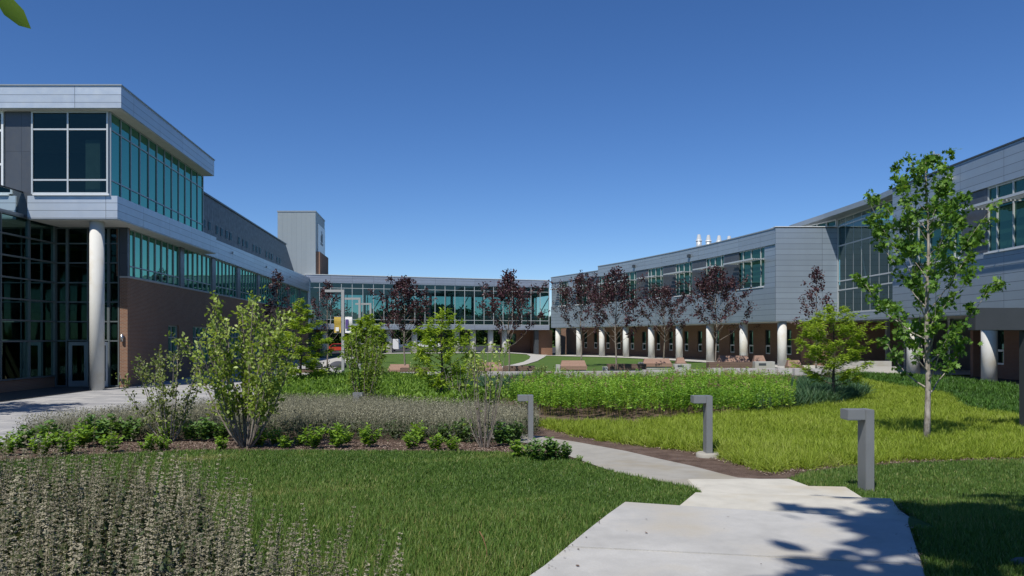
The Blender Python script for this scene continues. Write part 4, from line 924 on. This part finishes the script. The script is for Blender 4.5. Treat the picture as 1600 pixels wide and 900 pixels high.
m = MB(); m.box(WORLD, x + .102, x + .2, y - .1, y + .1, z + .60, z + .718); m.build('arm', MT['bollard'], t, bevel=.006)
for px, py, hh_, lab in ((447, 604, 1.1, 'small twiggy green shrub before the left seat wall, leftmost'), (508, 606, 1.2, 'small green shrub just left of the three light poles'), (590, 606, 1.3, 'small green shrub below the white bridge poles'), (652, 603, 1.1, 'small green shrub before the pink bench left of centre'), (742, 602, 1.5, 'loose green shrub right of the central feathery tree'), (846, 598, 1.0, 'small green shrub at the left end of the tall green bed')):
    x, y = G(px, py); shrub('young_shrub', lab, x, y, hh_, .55, 9, (LEAF, 'leaf_berry2', .10), .012, 'bark_grey', t0=.2, tw=26, twl=.2, npts=3, nper=2, sp=.05, group='small shrubs before the seat wall')
# purple-leaved trees
for px, Y, top, hw, lab in ((908, 65, 431, 40, 'purple-leaved tree, leftmost in the row before the white columns'), (962, 53, 420, 44, 'purple-leaved tree, second from left before the white columns'), (1038, 68, 447, 38, 'purple-leaved tree, middle one of the row before the columns'),
                            (1119, 54, 416, 46, 'purple-leaved tree, fourth and fullest before the white columns'), (1161, 70, 430, 40, 'purple-leaved tree, rightmost of the row, by the panelled corner'), (1276, 49, 414, 32, 'purple-leaved tree standing behind the lime-green feathery tree'),
                            (632, 51, 433, 42, 'purple-leaved tree left of centre before the glass bridge'), (795, 50, 422, 48, 'fullest dark purple tree right of centre before the glass bridge'), (512, 60, 438, 28, 'thin purple-leaved tree before the left end of the bridge'), (434, 56, 420, 30, 'purple-leaved tree close to the left building wall'),):
    x = (px - 800) * Y / F; zb = float(gz(x, Y)); H = EYE + (526 - top) * Y / F - zb; r_ = hw * Y / F; k1, k2, k3 = rng.uniform(.75, 1.1), rng.uniform(.7, 1.1), rng.uniform(.3, .6)
    thin = px in (512, 434, 1276)
    tree('purple_tree', lab, x, Y, H, H * .28, ip((0, r_ * 1.05), (.2, r_ * 1.2), (.4, r_ * k2 * .9), (.7, r_ * k3), (1, r_ * .12)), 26 if thin else 38, (LEAF, 'leaf_purple', .145), .06, 'bark_grey', group='purple-leaved trees of the courtyard', rise=.9, curve=.35, tw=(5 if thin else 7), twl=.24, npts=4, nper=4 if not thin else 3, spread=.10, inner=.3, low=.55)
# dark trees beyond the bridge
for i, (px, Y, H, lab) in enumerate(((505, 150, 6, 'dark round tree beyond the bridge at the far left'), (632, 160, 7, 'dark round tree beyond the parked white cars'), (690, 165, 7, 'dark round tree beyond the bridge, left of its white columns'), (728, 175, 8, 'dark round tree seen between two bridge columns'), (765, 168, 7, 'dark round tree beyond the rightmost bridge columns'))):
    x = (px - 800) * Y / F
    tree('round_tree', lab, x, Y, H, 1.6, ip((0, H * .3), (.4, H * .42), (1, H * .12)), 24, (LEAF, 'leaf_dark', .5), .18, 'bark_dark', group='trees beyond the bridge', rise=.4, curve=.2, tw=4, twl=.3, npts=3, nper=3, spread=.3)
# the tree behind the camera whose shade falls on the landing, with a twig hanging into the corner
tr_ = tree('shade_tree', 'broad leafy tree overhanging the steps, only a hanging leaf in view', 3.2, -2.8, 14.5, 6.6, ip((0, 3.2), (.3, 4.1), (.7, 3.6), (1, 1.)), 64, (LEAF, 'leaf_mid', .42), .24, 'bark_grey', rise=.22, curve=.05, tw=8, twl=.25, npts=5, nper=4, spread=.2, inner=.15)
m = MB(); L = [(3.2, -2.8, 5.0), (1.3, -.8, 4.8), (.2, .7, 4.35), (-.7, 1.3, 3.75), (-.96, 1.48, 3.36), (-.998, 1.5, 3.155)]
m.tube(L, [.05, .035, .02, .01, .005, .002], 6, False); m.build('hanging_twig', MT['bark_grey'], tr_)
cl = Cloud()
P = np.array([(-.997, 1.5, 3.158), (-.99, 1.5, 3.24), (-1.06, 1.5, 3.22), (-.95, 1.46, 3.45), (-.8, 1.38, 3.6), (-.6, 1.2, 3.8), (-1.05, 1.45, 3.42)])
D = np.array([(.75, .05, -.66), (.45, .0, -.1), (-.7, 0, -.6), (.6, -.3, .4), (.4, .5, .5), (.3, -.6, .4), (-.7, -.2, .2)])
cl.add(LEAF[0], LEAF[1], P, basis(D, np.array([1.0, .4, 1.1, .3, 2, 1, .5]), np.array([[.068, .102, .068], [.03, .06, .04], [.07, .10, .07], [.08, .1, .08], [.08, .1, .08], [.08, .1, .08], [.08, .1, .08]])), np.array([.35, .7, .3, .5, .4, .6, .3])); cl.build('hanging_leaves', MT['leaf_mid'], tr_)
tree('shade_tree', 'tree left of the paved plaza, only its shadow in view', -19.6, 22.9, 8, 3., ip((0, 2.2), (.4, 2.8), (1, .8)), 28, (LEAF, 'leaf_mid', .25), .16, 'bark_grey', rise=.3, curve=.1, tw=5, twl=.25, npts=4, nper=4, spread=.18)

# ================================================================== planting that nobody could count
def build_stuff(cl, name, mats, label, cat):
    return tag(cl.build(name, [MT[q] for q in mats]), label, cat, None, 'stuff')
treads = [[(-2.9, -2), (1.08, 7.54), (3.42, 6.78), (-.3, -2)], [(1.3, 7.2), (2.04, 8.75), (4.08, 8.42), (3.7, 6.8)], [(1.95, 8.3), (2.45, 10.0), (4.2, 9.86), (4.05, 8.2)], [(2.4, 9.6), (2.5, 11.2), (3.97, 11.22), (4.12, 9.6)]]
def turf(poly, n, name, label, pw, pc):
    X, Y = scatter(poly, n, pw, treads); cl = Cloud()
    p = noise2(X, Y, 1.1, pc) + .5 * noise2(X, Y, 4., pc + 1)
    q = noise2(X, Y, 2.6, pc + 2); tone = np.clip(.40 + .15 * p + .55 * np.clip(q - .45, 0, 1) + rng.normal(0, .19, len(X)) + np.where(rng.random(len(X)) < .07, .5, 0), 0, 1)
    blades(cl, X, Y, .068 * (1 + .25 * p), .0042 + .0007 * Y, .5, tone=tone)
    build_stuff(cl, name, ['grass'], label, 'grass')
vis_left = [(-2.6, 3.2), (-1.0, 2.4), (-.2, 4.4), (1.05, 7.5), (2.04, 8.75), (2.46, 10.1), (2.44, 10.5), (1.6, 12.25), G(900, 722), G(860, 712), G(780, 708), G(650, 706), G(500, 705), G(300, 706), G(100, 714), G(-40, 725), (-7, 8), (-4.5, 4)]
turf(vis_left, 330000, 'grass', 'mown green grass of the left lawn before the mulch bed', 1.3, 3)
vis_right = [(2.3, 4.2), (3.42, 6.78), (4.0, 7.9), (4.12, 9.3), (4.2, 9.9), (3.97, 11.3), G(1262, 741), G(1330, 731), G(1450, 724), G(1600, 719), (11.5, 14.2), (6.5, 6), (4, 3.5)]
turf(vis_right, 170000, 'grass', 'mown green grass of the right lawn, partly in deep shade', 1.3, 9)
# golden sedge
sedge_poly = [G(*p) for p in ((835, 664), (870, 674), (905, 684), (980, 695), (1050, 703), (1090, 706), (1130, 717), (1200, 740), (1240, 736), (1330, 727), (1450, 720), (1600, 715))] + [(14, 14.6), (22.2, 18), (22.4, 44), (18, 44)] + [G(*p) for p in ((1340, 594), (1240, 598), (1215, 640), (1130, 652), (1000, 664), (880, 663))]
lir_poly = [G(*p) for p in ((1300, 586), (1440, 592))] + [(22.5, 41), (22.5, 20)] + [G(*p) for p in ((1660, 672), (1590, 656), (1510, 641), (1480, 618), (1400, 607))]
fes_poly = [G(*p) for p in ((1160, 648), (1178, 620), (1235, 604), (1320, 606), (1357, 622), (1310, 636), (1235, 642))]
fes2 = [(-2.2, 31), (-2, 40), (1.6, 42), (3, 36), (.6, 33.5)]
def tufts(poly, nt_, nb, h, w, lean, mat, name, label, avoid=(), pw=.6, tr_=.16, shape=ARCH):
    X, Y = scatter(poly, nt_, pw, avoid); p = noise2(X, Y, .9, 21); hh = h * (1 + .2 * p) * rng.uniform(.7, 1.15, len(X)); tb = rng.normal(0, .12, len(X)) + .12 * p
    X2 = np.repeat(X, nb) + rng.normal(0, tr_ * .4, nt_ * nb)[:len(X) * nb]; Y2 = np.repeat(Y, nb) + rng.normal(0, tr_ * .4, len(X) * nb)
    cl = Cloud(); blades(cl, X2, Y2, np.repeat(hh, nb), w + .00045 * Y2, lean, shape, tone=np.clip(.48 + np.repeat(tb * 1.5, nb) + rng.normal(0, .2, len(X2)), 0, 1))
    build_stuff(cl, name, [mat], label, 'plants')
tufts(sedge_poly, 7600, 52, .22, .0020, .95, 'sedge', 'sedge', 'golden green fine sedge carpet between path and right building', [lir_poly, fes_poly])
tufts(lir_poly, 3600, 26, .27, .010, .5, 'liriope', 'ground_cover', 'dark green strap-leaved ground cover along the right kerb')
tufts(fes_poly, 1100, 40, .50, .007, .45, 'fescue', 'ornamental_grass', 'blue-green ornamental grass around the lime-green tree')
tufts(fes2, 1200, 34, .55, .009, .45, 'fescue', 'ornamental_grass', 'blue-green ornamental grass left of the tall milkweed')
# tall milkweed bed
mw = [(-.2, 26.), (1.4, 23.2), (4, 22.5), (6.7, 23.2), (8.9, 24.6), (11.5, 32.5), (9, 34), (4, 34), (.9, 33)]
X, Y = scatter(mw, 2300, .4); k = noise2(X, Y, 1.6, 5) < .75; X, Y = X[k], Y[k]; n = len(X); hh = 1.03 * (1 + .16 * noise2(X, Y, .8, 4) + .09 * noise2(X, Y, 3., 8)) * rng.uniform(.8, 1.1, n); cl = Cloud()
ln = rng.normal(0, .08, (n, 2)); P0 = np.stack([X, Y, gz(X, Y)], 1); ax = np.stack([ln[:, 0], ln[:, 1], np.ones(n)], 1)
cl.add(BLADE[0], BLADE[1], P0, basis(ax, rng.uniform(0, 6, n), np.stack([np.full(n, .014), hh, hh * .2], 1)), rng.random(n), 1)
nl_ = 34; tq = np.tile(np.linspace(.3, 1, nl_), n); P = np.repeat(P0, nl_, 0) + np.repeat(ax * hh[:, None], nl_, 0) * tq[:, None]
az = np.tile(np.arange(nl_) * 2.2, n) + np.repeat(rng.uniform(0, 6, n), nl_); el = rng.normal(.45, .3, len(az))
D = np.stack([np.cos(az) * np.cos(el), np.sin(az) * np.cos(el), np.sin(el)], 1); s_ = .118 * (1.1 - .45 * tq) * rng.uniform(.7, 1.2, len(az))
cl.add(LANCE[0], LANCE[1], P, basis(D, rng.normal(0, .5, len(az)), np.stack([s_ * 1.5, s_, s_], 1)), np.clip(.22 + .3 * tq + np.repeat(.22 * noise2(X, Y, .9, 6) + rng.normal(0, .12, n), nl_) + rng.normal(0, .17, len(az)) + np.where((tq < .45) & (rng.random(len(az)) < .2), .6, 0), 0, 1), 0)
k = rng.random(n) < .16; Pf = P0[k] + ax[k] * hh[k][:, None]; Pf = np.repeat(Pf, 14, 0) + rng.normal(0, .035, (k.sum() * 14, 3))
cl.add(LEAF[0], LEAF[1], Pf, basis(rng.normal(0, 1, (len(Pf), 3)), rng.uniform(0, 6, len(Pf)), np.full(len(Pf), .035)), rng.random(len(Pf)), 2)
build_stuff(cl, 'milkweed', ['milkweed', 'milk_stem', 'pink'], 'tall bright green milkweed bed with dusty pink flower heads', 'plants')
# grey lavender band
lav = [G(*p) for p in ((15, 706), (150, 692), (300, 688), (450, 689), (600, 690), (720, 694), (800, 694), (845, 678), (830, 666), (700, 653), (560, 647), (450, 645), (380, 649), (280, 658), (200, 667), (110, 681), (50, 692))]
lav_sp = [(a, b + (.35 if i < 8 else 0)) for i, (a, b) in enumerate(lav)]
cl = Cloud(); X, Y = scatter(lav_sp, 46000, .5); p = noise2(X, Y, 1.3, 31)
blades(cl, X, Y, .47 * (1 + .14 * p), .004, .2, BLADE, 0, zoff=.2, tone=np.clip(.5 + .15 * p + rng.normal(0, .2, len(X)), 0, 1))
X, Y = scatter(lav, 26000, .5); P = np.stack([X, Y, gz(X, Y) + rng.uniform(.38, .66, len(X))], 1)
cl.add(LEAF[0], LEAF[1], P, basis(rng.normal(0, 1, (len(P), 3)) + [0, 0, .8], rng.uniform(0, 6, len(P)), np.full(len(P), .032)), rng.random(len(P)), 0)
X, Y = scatter(lav, 52000, .5); P = np.stack([X, Y, gz(X, Y) + rng.uniform(.0, .42, len(X))], 1)
cl.add(LEAF[0], LEAF[1], P, basis(rng.normal(0, 1, (len(P), 3)) + [0, 0, .6], rng.uniform(0, 6, len(P)), rng.uniform(.03, .06, len(P))), rng.random(len(P)), 1)
build_stuff(cl, 'lavender', ['grey_spike', 'grey_green'], 'grey-brown band of faded lavender spikes across the middle of the bed', 'plants')
# green shrubs behind it
gp = [G(*p) for p in ((420, 643), (560, 643), (700, 648), (800, 640))] + [(-2.2, 31), (-2.2, 41), (-10.5, 42.5), (-10.8, 34)]
cl = Cloud(); X, Y = scatter(gp, 1500, .3); hh = .55 * (1 + .35 * noise2(X, Y, .9, 41)); k = 44
X2 = np.repeat(X, k) + rng.normal(0, .17, len(X) * k); Y2 = np.repeat(Y, k) + rng.normal(0, .17, len(X) * k)
P = np.stack([X2, Y2, gz(X2, Y2) + np.repeat(np.clip(hh, .25, 1), k) * rng.uniform(.05, 1, len(X2)) ** .7], 1)
cl.add(LANCE[0], LANCE[1], P, basis(rng.normal(0, .8, (len(P), 3)) + [0, 0, .8], rng.uniform(0, 6, len(P)), np.stack([np.full(len(P), .2), np.full(len(P), .15), np.full(len(P), .15)], 1)), np.clip(.4 + np.repeat(rng.normal(0, .2, len(X)), k) + rng.normal(0, .18, len(P)), 0, 1))
build_stuff(cl, 'low_shrubs', ['leaf_perennial'], 'bright green low planting between the lavender and the seat wall', 'plants')
# far lawn wisps and gravel-side weeds are left to the ground material

# ---- faded catmint in the near left corner
cm = [(-7.5, 2.4), (-.45, 2.5), (-.6, 3.8), (-.95, 4.25), (-1.35, 4.35), (-1.75, 4.7), (-2.05, 5.3), (-2.5, 6.1), (-3.4, 6.6), (-5., 7.0), (-7.5, 7.2)]
def stalk(seed):
    r_ = np.random.default_rng(seed); V = []; Fc = []; mi = []
    def q(c, a, el, s_):
        d = np.array([math.cos(a) * math.cos(el), math.sin(a) * math.cos(el), math.sin(el)]); w = np.cross(d, [0, 0, 1]); w /= np.linalg.norm(w) + 1e-9
        i = len(V); V.extend([c, c + d * s_ * .5 + w * s_ * .32, c + d * s_, c + d * s_ * .5 - w * s_ * .32]); Fc.append((i, i + 1, i + 2, i + 3))
    nw = 20
    for k in range(nw):
        u = k / (nw - 1); h = .28 + .72 * u ** .93; s_ = .0185 * (1.15 - .5 * u)
        for j in range(8): q(np.array([r_.normal(0, .002), r_.normal(0, .002), h + r_.normal(0, .003)]), j * .9 + r_.uniform(0, .5), r_.normal(.25, .35), s_ * r_.uniform(.8, 1.25))
    return np.array(V), Fc
STK = [stalk(i) for i in range(5)]
cl = Cloud(); XX, YY = scatter(cm, 3300, .8); which = rng.integers(0, 5, len(XX))
edge = np.minimum(ss(XX, -.4, -1.6) if False else np.clip((-XX - .3) / 1.4, .25, 1), 1)
H_ = .80 * rng.uniform(.72, 1.12, len(XX)) * (.78 + .22 * edge) * (1 + .08 * noise2(XX, YY, 2., 51)); tall = rng.random(len(XX)) < .07; H_[tall] *= 1.18
A = np.stack([rng.normal(.05, .2, len(XX)), rng.normal(0, .2, len(XX)), np.ones(len(XX))], 1); rl = rng.uniform(0, 6.28, len(XX)); P = np.stack([XX, YY, gz(XX, YY)], 1)
def basz(z, roll, sxy, sz_):
    z = z / np.linalg.norm(z, axis=1, keepdims=True); x = np.stack([np.cos(roll), np.sin(roll), np.zeros(len(z))], 1); x -= z * (x * z).sum(1, keepdims=True); x /= np.linalg.norm(x, axis=1, keepdims=True); y_ = np.cross(z, x)
    return np.stack([x * sxy[:, None], y_ * sxy[:, None], z * sz_[:, None]], 2)
for w in range(5):
    k = which == w; V, Fc = STK[w]; cl.add(V, Fc, P[k], basz(A[k], rl[k], np.full(k.sum(), 1.05) * (H_[k] / .8), H_[k]), np.clip(rng.normal(.5, .25, k.sum()), 0, 1), 0)
st = ([(-.0022, 0, 0), (.0022, 0, 0), (.0014, 0, 1), (-.0014, 0, 1), (0, -.0022, 0), (0, .0022, 0), (0, .0014, 1), (0, -.0014, 1)], [(0, 1, 2, 3), (4, 5, 6, 7)])
cl.add(st[0], st[1], P, basz(A, rl, np.ones(len(P)), H_), rng.random(len(P)), 1)
X, Y = scatter(cm, 42000, .8); e2 = np.clip((-X - .3) / 1.4, .25, 1); P = np.stack([X, Y, gz(X, Y) + rng.uniform(0, .5, len(X)) * e2], 1)
cl.add(LEAF[0], LEAF[1], P, basis(rng.normal(0, 1, (len(P), 3)) + [0, 0, .7], rng.uniform(0, 6, len(P)), np.stack([rng.uniform(.04, .07, len(P))] * 3, 1)), rng.random(len(P)), 2)
build_stuff(cl, 'catmint', ['calyx', 'calyx_stem', 'grey_green'], 'mass of faded grey-tan catmint flower stalks in the near left corner', 'plants')

# ---- single perennials along the mulch edge
def perennial(mat, seed, nst, nlf):
    r_ = np.random.default_rng(seed); cl = Cloud(); P = []; D = []; T = []
    for i in range(nst):
        a = r_.uniform(0, 6.28); rr = .28 * math.sqrt(r_.random()); h = r_.uniform(.6, 1.) * (1 - rr * 1.0); b = np.array([math.cos(a) * rr * .35, math.sin(a) * rr * .35, 0]); e = np.array([math.cos(a) * rr * 1.5, math.sin(a) * rr * 1.5, h])
        for j in range(nlf):
            u = .2 + .8 * j / (nlf - 1); z = j * 2.4 + a; el = r_.normal(.35, .3)
            P.append(b + (e - b) * u); D.append((math.cos(z) * math.cos(el), math.sin(z) * math.cos(el), math.sin(el))); T.append(np.clip(.25 + .45 * u + r_.normal(0, .15), 0, 1))
        for k in range(1): pass
    P = np.array(P); D = np.array(D); s_ = r_.uniform(.12, .21, len(P)); cl.add(LEAF[0], LEAF[1], P, basis(D, r_.normal(0, .4, len(P)), np.stack([s_, s_, s_], 1)), np.array(T))
    o = cl.build('perennial_plant', MT[mat]); return o
protos = {0: [perennial('leaf_perennial', 60 + i, 12 + i, 17) for i in range(3)], 1: [perennial('leaf_perennial_dark', 70 + i, 17, 16) for i in range(2)]}
used = set()
PL = [(12, 712, 34, 0), (35, 704, 36, 1), (62, 712, 34, 0), (80, 700, 40, 1), (104, 710, 36, 0), (128, 700, 36, 0), (150, 696, 46, 1), (172, 690, 40, 1), (176, 707, 32, 0), (205, 690, 36, 1), (232, 706, 28, 0), (256, 703, 22, 0), (262, 690, 30, 0), (300, 689, 30, 1), (322, 690, 36, 1), (345, 689, 28, 1), (346, 704, 24, 0), (402, 699, 30, 0), (428, 696, 26, 0), (446, 701, 22, 0), (487, 701, 34, 0), (468, 697, 20, 0), (527, 700, 38, 0), (543, 693, 20, 0), (575, 699, 34, 0), (618, 684, 26, 1), (645, 702, 28, 0), (656, 693, 32, 0), (680, 704, 26, 0), (696, 690, 26, 1), (709, 705, 24, 0), (724, 690, 34, 1), (786, 697, 36, 1), (803, 690, 30, 1), (811, 716, 30, 0), (838, 722, 34, 1), (860, 720, 36, 1), (880, 720, 28, 1), (905, 722, 12, 0), (918, 728, 9, 0)]
for i, (px, py, hp, kd) in enumerate(PL):
    p = protos[kd][i % len(protos[kd])]
    if p.name in used: o = p.copy(); COL.objects.link(o)
    else: o = p; used.add(p.name)
    x, y = G(px, py); o.location = (x, y, float(gz(x, y)) - .02); s_ = hp * y / F * 1.25; o.scale = (s_, s_, s_); o.rotation_euler = (0, 0, i * 1.7)
    where = 'left end of the bed' if px < 270 else ('under the largest shrub' if px < 460 else ('in the middle of the mulch edge' if px < 740 else 'at the path end of the mulch edge'))
    tag(o, ('dark green leafy perennial ' if kd else 'small lime-green leafy perennial ') + where, 'plant', ('dark' if kd else 'lime') + ' perennials ' + where)
# dry stalk in the lawn
x, y = G(757, 884); z = float(gz(x, y)); m = MB(); m.tube([(x + .02, y, z), (x + .015, y, z + .12), (x - .01, y, z + .2), (x - .035, y, z + .245)], [.004, .003, .005, .003], 5)
MT['dry'] = m_plain('dry_stalk', (.22, .12, .06), .9); tag(m.build('dry_stalk', MT['dry'], None), 'single dry reddish stalk standing in the near lawn', 'stalk')

# ---- loose bark chips on the mulch, and the far wood
chip_poly = [G(930, 728), G(900, 722), G(860, 712), G(780, 708), G(650, 706), G(500, 705), G(300, 706), G(100, 714), G(60, 704), G(150, 692), G(450, 689), G(720, 694), G(800, 696), G(865, 690)]
chip2 = [G(*p) for p in ((850, 672), (905, 685), (980, 696), (1060, 706), (1120, 720), (1200, 744), (1262, 741), (1330, 729), (1450, 723), (1600, 717), (1600, 700), (1450, 706), (1200, 724), (1130, 704), (980, 684), (870, 664))]
cl = Cloud()
for poly, n_ in ((chip_poly, 14000), (chip2, 9000)):
    X, Y = scatter(poly, n_, 0, [path_l + path_r[::-1]]); P = np.stack([X, Y, gz(X, Y) + .012], 1); s_ = rng.uniform(.015, .05, len(X))
    cl.add(LEAF[0], LEAF[1], P, basis(np.stack([rng.normal(0, 1, len(X)), rng.normal(0, 1, len(X)), np.abs(rng.normal(.1, .25, len(X)))], 1), rng.normal(0, .5, len(X)), np.stack([s_ * .7, s_, s_ * .7], 1)), rng.random(len(X)))
MT['chip'] = m_leaf('bark_chip', [(.05, .033, .025), (.13, .09, .07), (.24, .18, .145), (.36, .30, .25)], .05, .9, .1)
tag(cl.build('bark_chips', MT['chip']), 'loose bark chips on the mulch bed', 'mulch', None, 'stuff')
# scraps of leaf and clippings on the concrete
cl = Cloud(); X, Y = scatter([(.1, 5.2), (1.0, 7.4), (3.3, 6.7), (2.7, 5.2)], 9, 0); P = np.stack([X, Y, np.full(len(X), .922)], 1); s_ = rng.uniform(.012, .04, len(X))
cl.add(LEAF[0], LEAF[1], P, basis(np.stack([rng.normal(0, 1, len(X)), rng.normal(0, 1, len(X)), np.abs(rng.normal(0, .1, len(X)))], 1), rng.normal(0, .4, len(X)), np.stack([s_ * .6, s_, s_ * .6], 1)), rng.random(len(X)) * .6)
def edge_litter(a, b, z, n):
    u = rng.random(n); X = a[0] + (b[0] - a[0]) * u + rng.normal(0, .035, n); Y = a[1] + (b[1] - a[1]) * u + rng.normal(0, .035, n); s_ = rng.uniform(.01, .03, n)
    cl.add(LEAF[0], LEAF[1], np.stack([X, Y, np.full(n, z)], 1), basis(np.stack([rng.normal(0, 1, n), rng.normal(0, 1, n), np.abs(rng.normal(0, .15, n))], 1), rng.normal(0, .5, n), np.stack([s_ * .5, s_, s_ * .5], 1)), rng.random(n) * .7)
edge_litter((.2, 5.3), (1.05, 7.5), .92, 30); edge_litter((2.82, 5.4), (3.4, 6.7), .92, 40); edge_litter((1.15, 7.6), (3.4, 6.95), .772, 130); edge_litter((2.1, 8.85), (4.0, 8.5), .622, 120); edge_litter((2.5, 10.05), (4.1, 9.95), .476, 120); edge_litter((3.8, 7.6), (4.05, 8.3), .772, 90)
tag(cl.build('leaf_litter', MT['chip']), 'scraps of dry leaf and soil on the concrete steps', 'litter', None, 'stuff')
cl = Cloud(); n_ = 26000; X = rng.uniform(-75, 62, n_); Y = 195 + rng.uniform(0, 14, n_); hh = 7.5 + 2.5 * noise2(X, Y * 0, .22, 61)
P = np.stack([X, Y, .4 + hh * rng.random(n_) ** .8], 1); cl.add(LEAF[0], LEAF[1], P, basis(rng.normal(0, 1, (n_, 3)) + [0, 0, .5], rng.uniform(0, 6, n_), rng.uniform(.9, 1.8, n_)), np.clip(.4 + .2 * noise2(X, P[:, 2], .8, 62) + rng.normal(0, .2, n_), 0, 1))
tag(cl.build('far_wood', MT['leaf_dark']), 'dark line of woodland beyond the parking lot', 'wood', None, 'stuff')
# ================================================================== light, sky, camera
w = bpy.data.worlds.new('World'); SC.world = w; w.use_nodes = True; t = w.node_tree; t.nodes.clear()
sky = t.nodes.new('ShaderNodeTexSky'); sky.sky_type = 'NISHITA'; sky.sun_disc = False
elev = math.atan2(SUN[2], math.hypot(SUN[0], SUN[1])); sky.sun_elevation = elev; sky.sun_rotation = math.atan2(-SUN[0], -SUN[1]) % (2 * math.pi)
sky.altitude = 100; sky.air_density = .8; sky.dust_density = 0; sky.ozone_density = 6.0
bg = t.nodes.new('ShaderNodeBackground'); bg.inputs['Strength'].default_value = .087
ow = t.nodes.new('ShaderNodeOutputWorld'); hs = t.nodes.new('ShaderNodeHueSaturation'); hs.inputs['Saturation'].default_value = 1.16; hs.inputs['Hue'].default_value = .507; t.links.new(sky.outputs[0], hs.inputs['Color']); t.links.new(hs.outputs[0], bg.inputs[0]); t.links.new(bg.outputs[0], ow.inputs[0])
sd = bpy.data.lights.new('sun', 'SUN'); sd.energy = 4.0; sd.angle = R(.5); sd.color = (1, .95, .87)
so = bpy.data.objects.new('sun', sd); COL.objects.link(so); so.location = (-20, -20, 40); so.rotation_euler = Vector((SUN[0], SUN[1], -SUN[2])).to_track_quat('-Z', 'Y').to_euler()
cd = bpy.data.cameras.new('camera'); cam = bpy.data.objects.new('camera', cd); COL.objects.link(cam); SC.camera = cam
cam.location = (0, 0, EYE); cam.rotation_euler = (R(90), 0, 0); cd.sensor_width = 36; cd.lens = 36 * F / 1600; cd.shift_y = 76 / 1600; cd.clip_start = .05; cd.clip_end = 3000
SC.view_settings.view_transform = 'Standard'; SC.view_settings.look = 'None'; SC.view_settings.exposure = .4; SC.view_settings.gamma = 1; SC.view_settings.use_curve_mapping = False
SC.cycles.max_bounces = 6; SC.cycles.transparent_max_bounces = 16; SC.cycles.glossy_bounces = 3; SC.cycles.diffuse_bounces = 3; SC.cycles.transmission_bounces = 4
SC.cycles.use_denoising = True
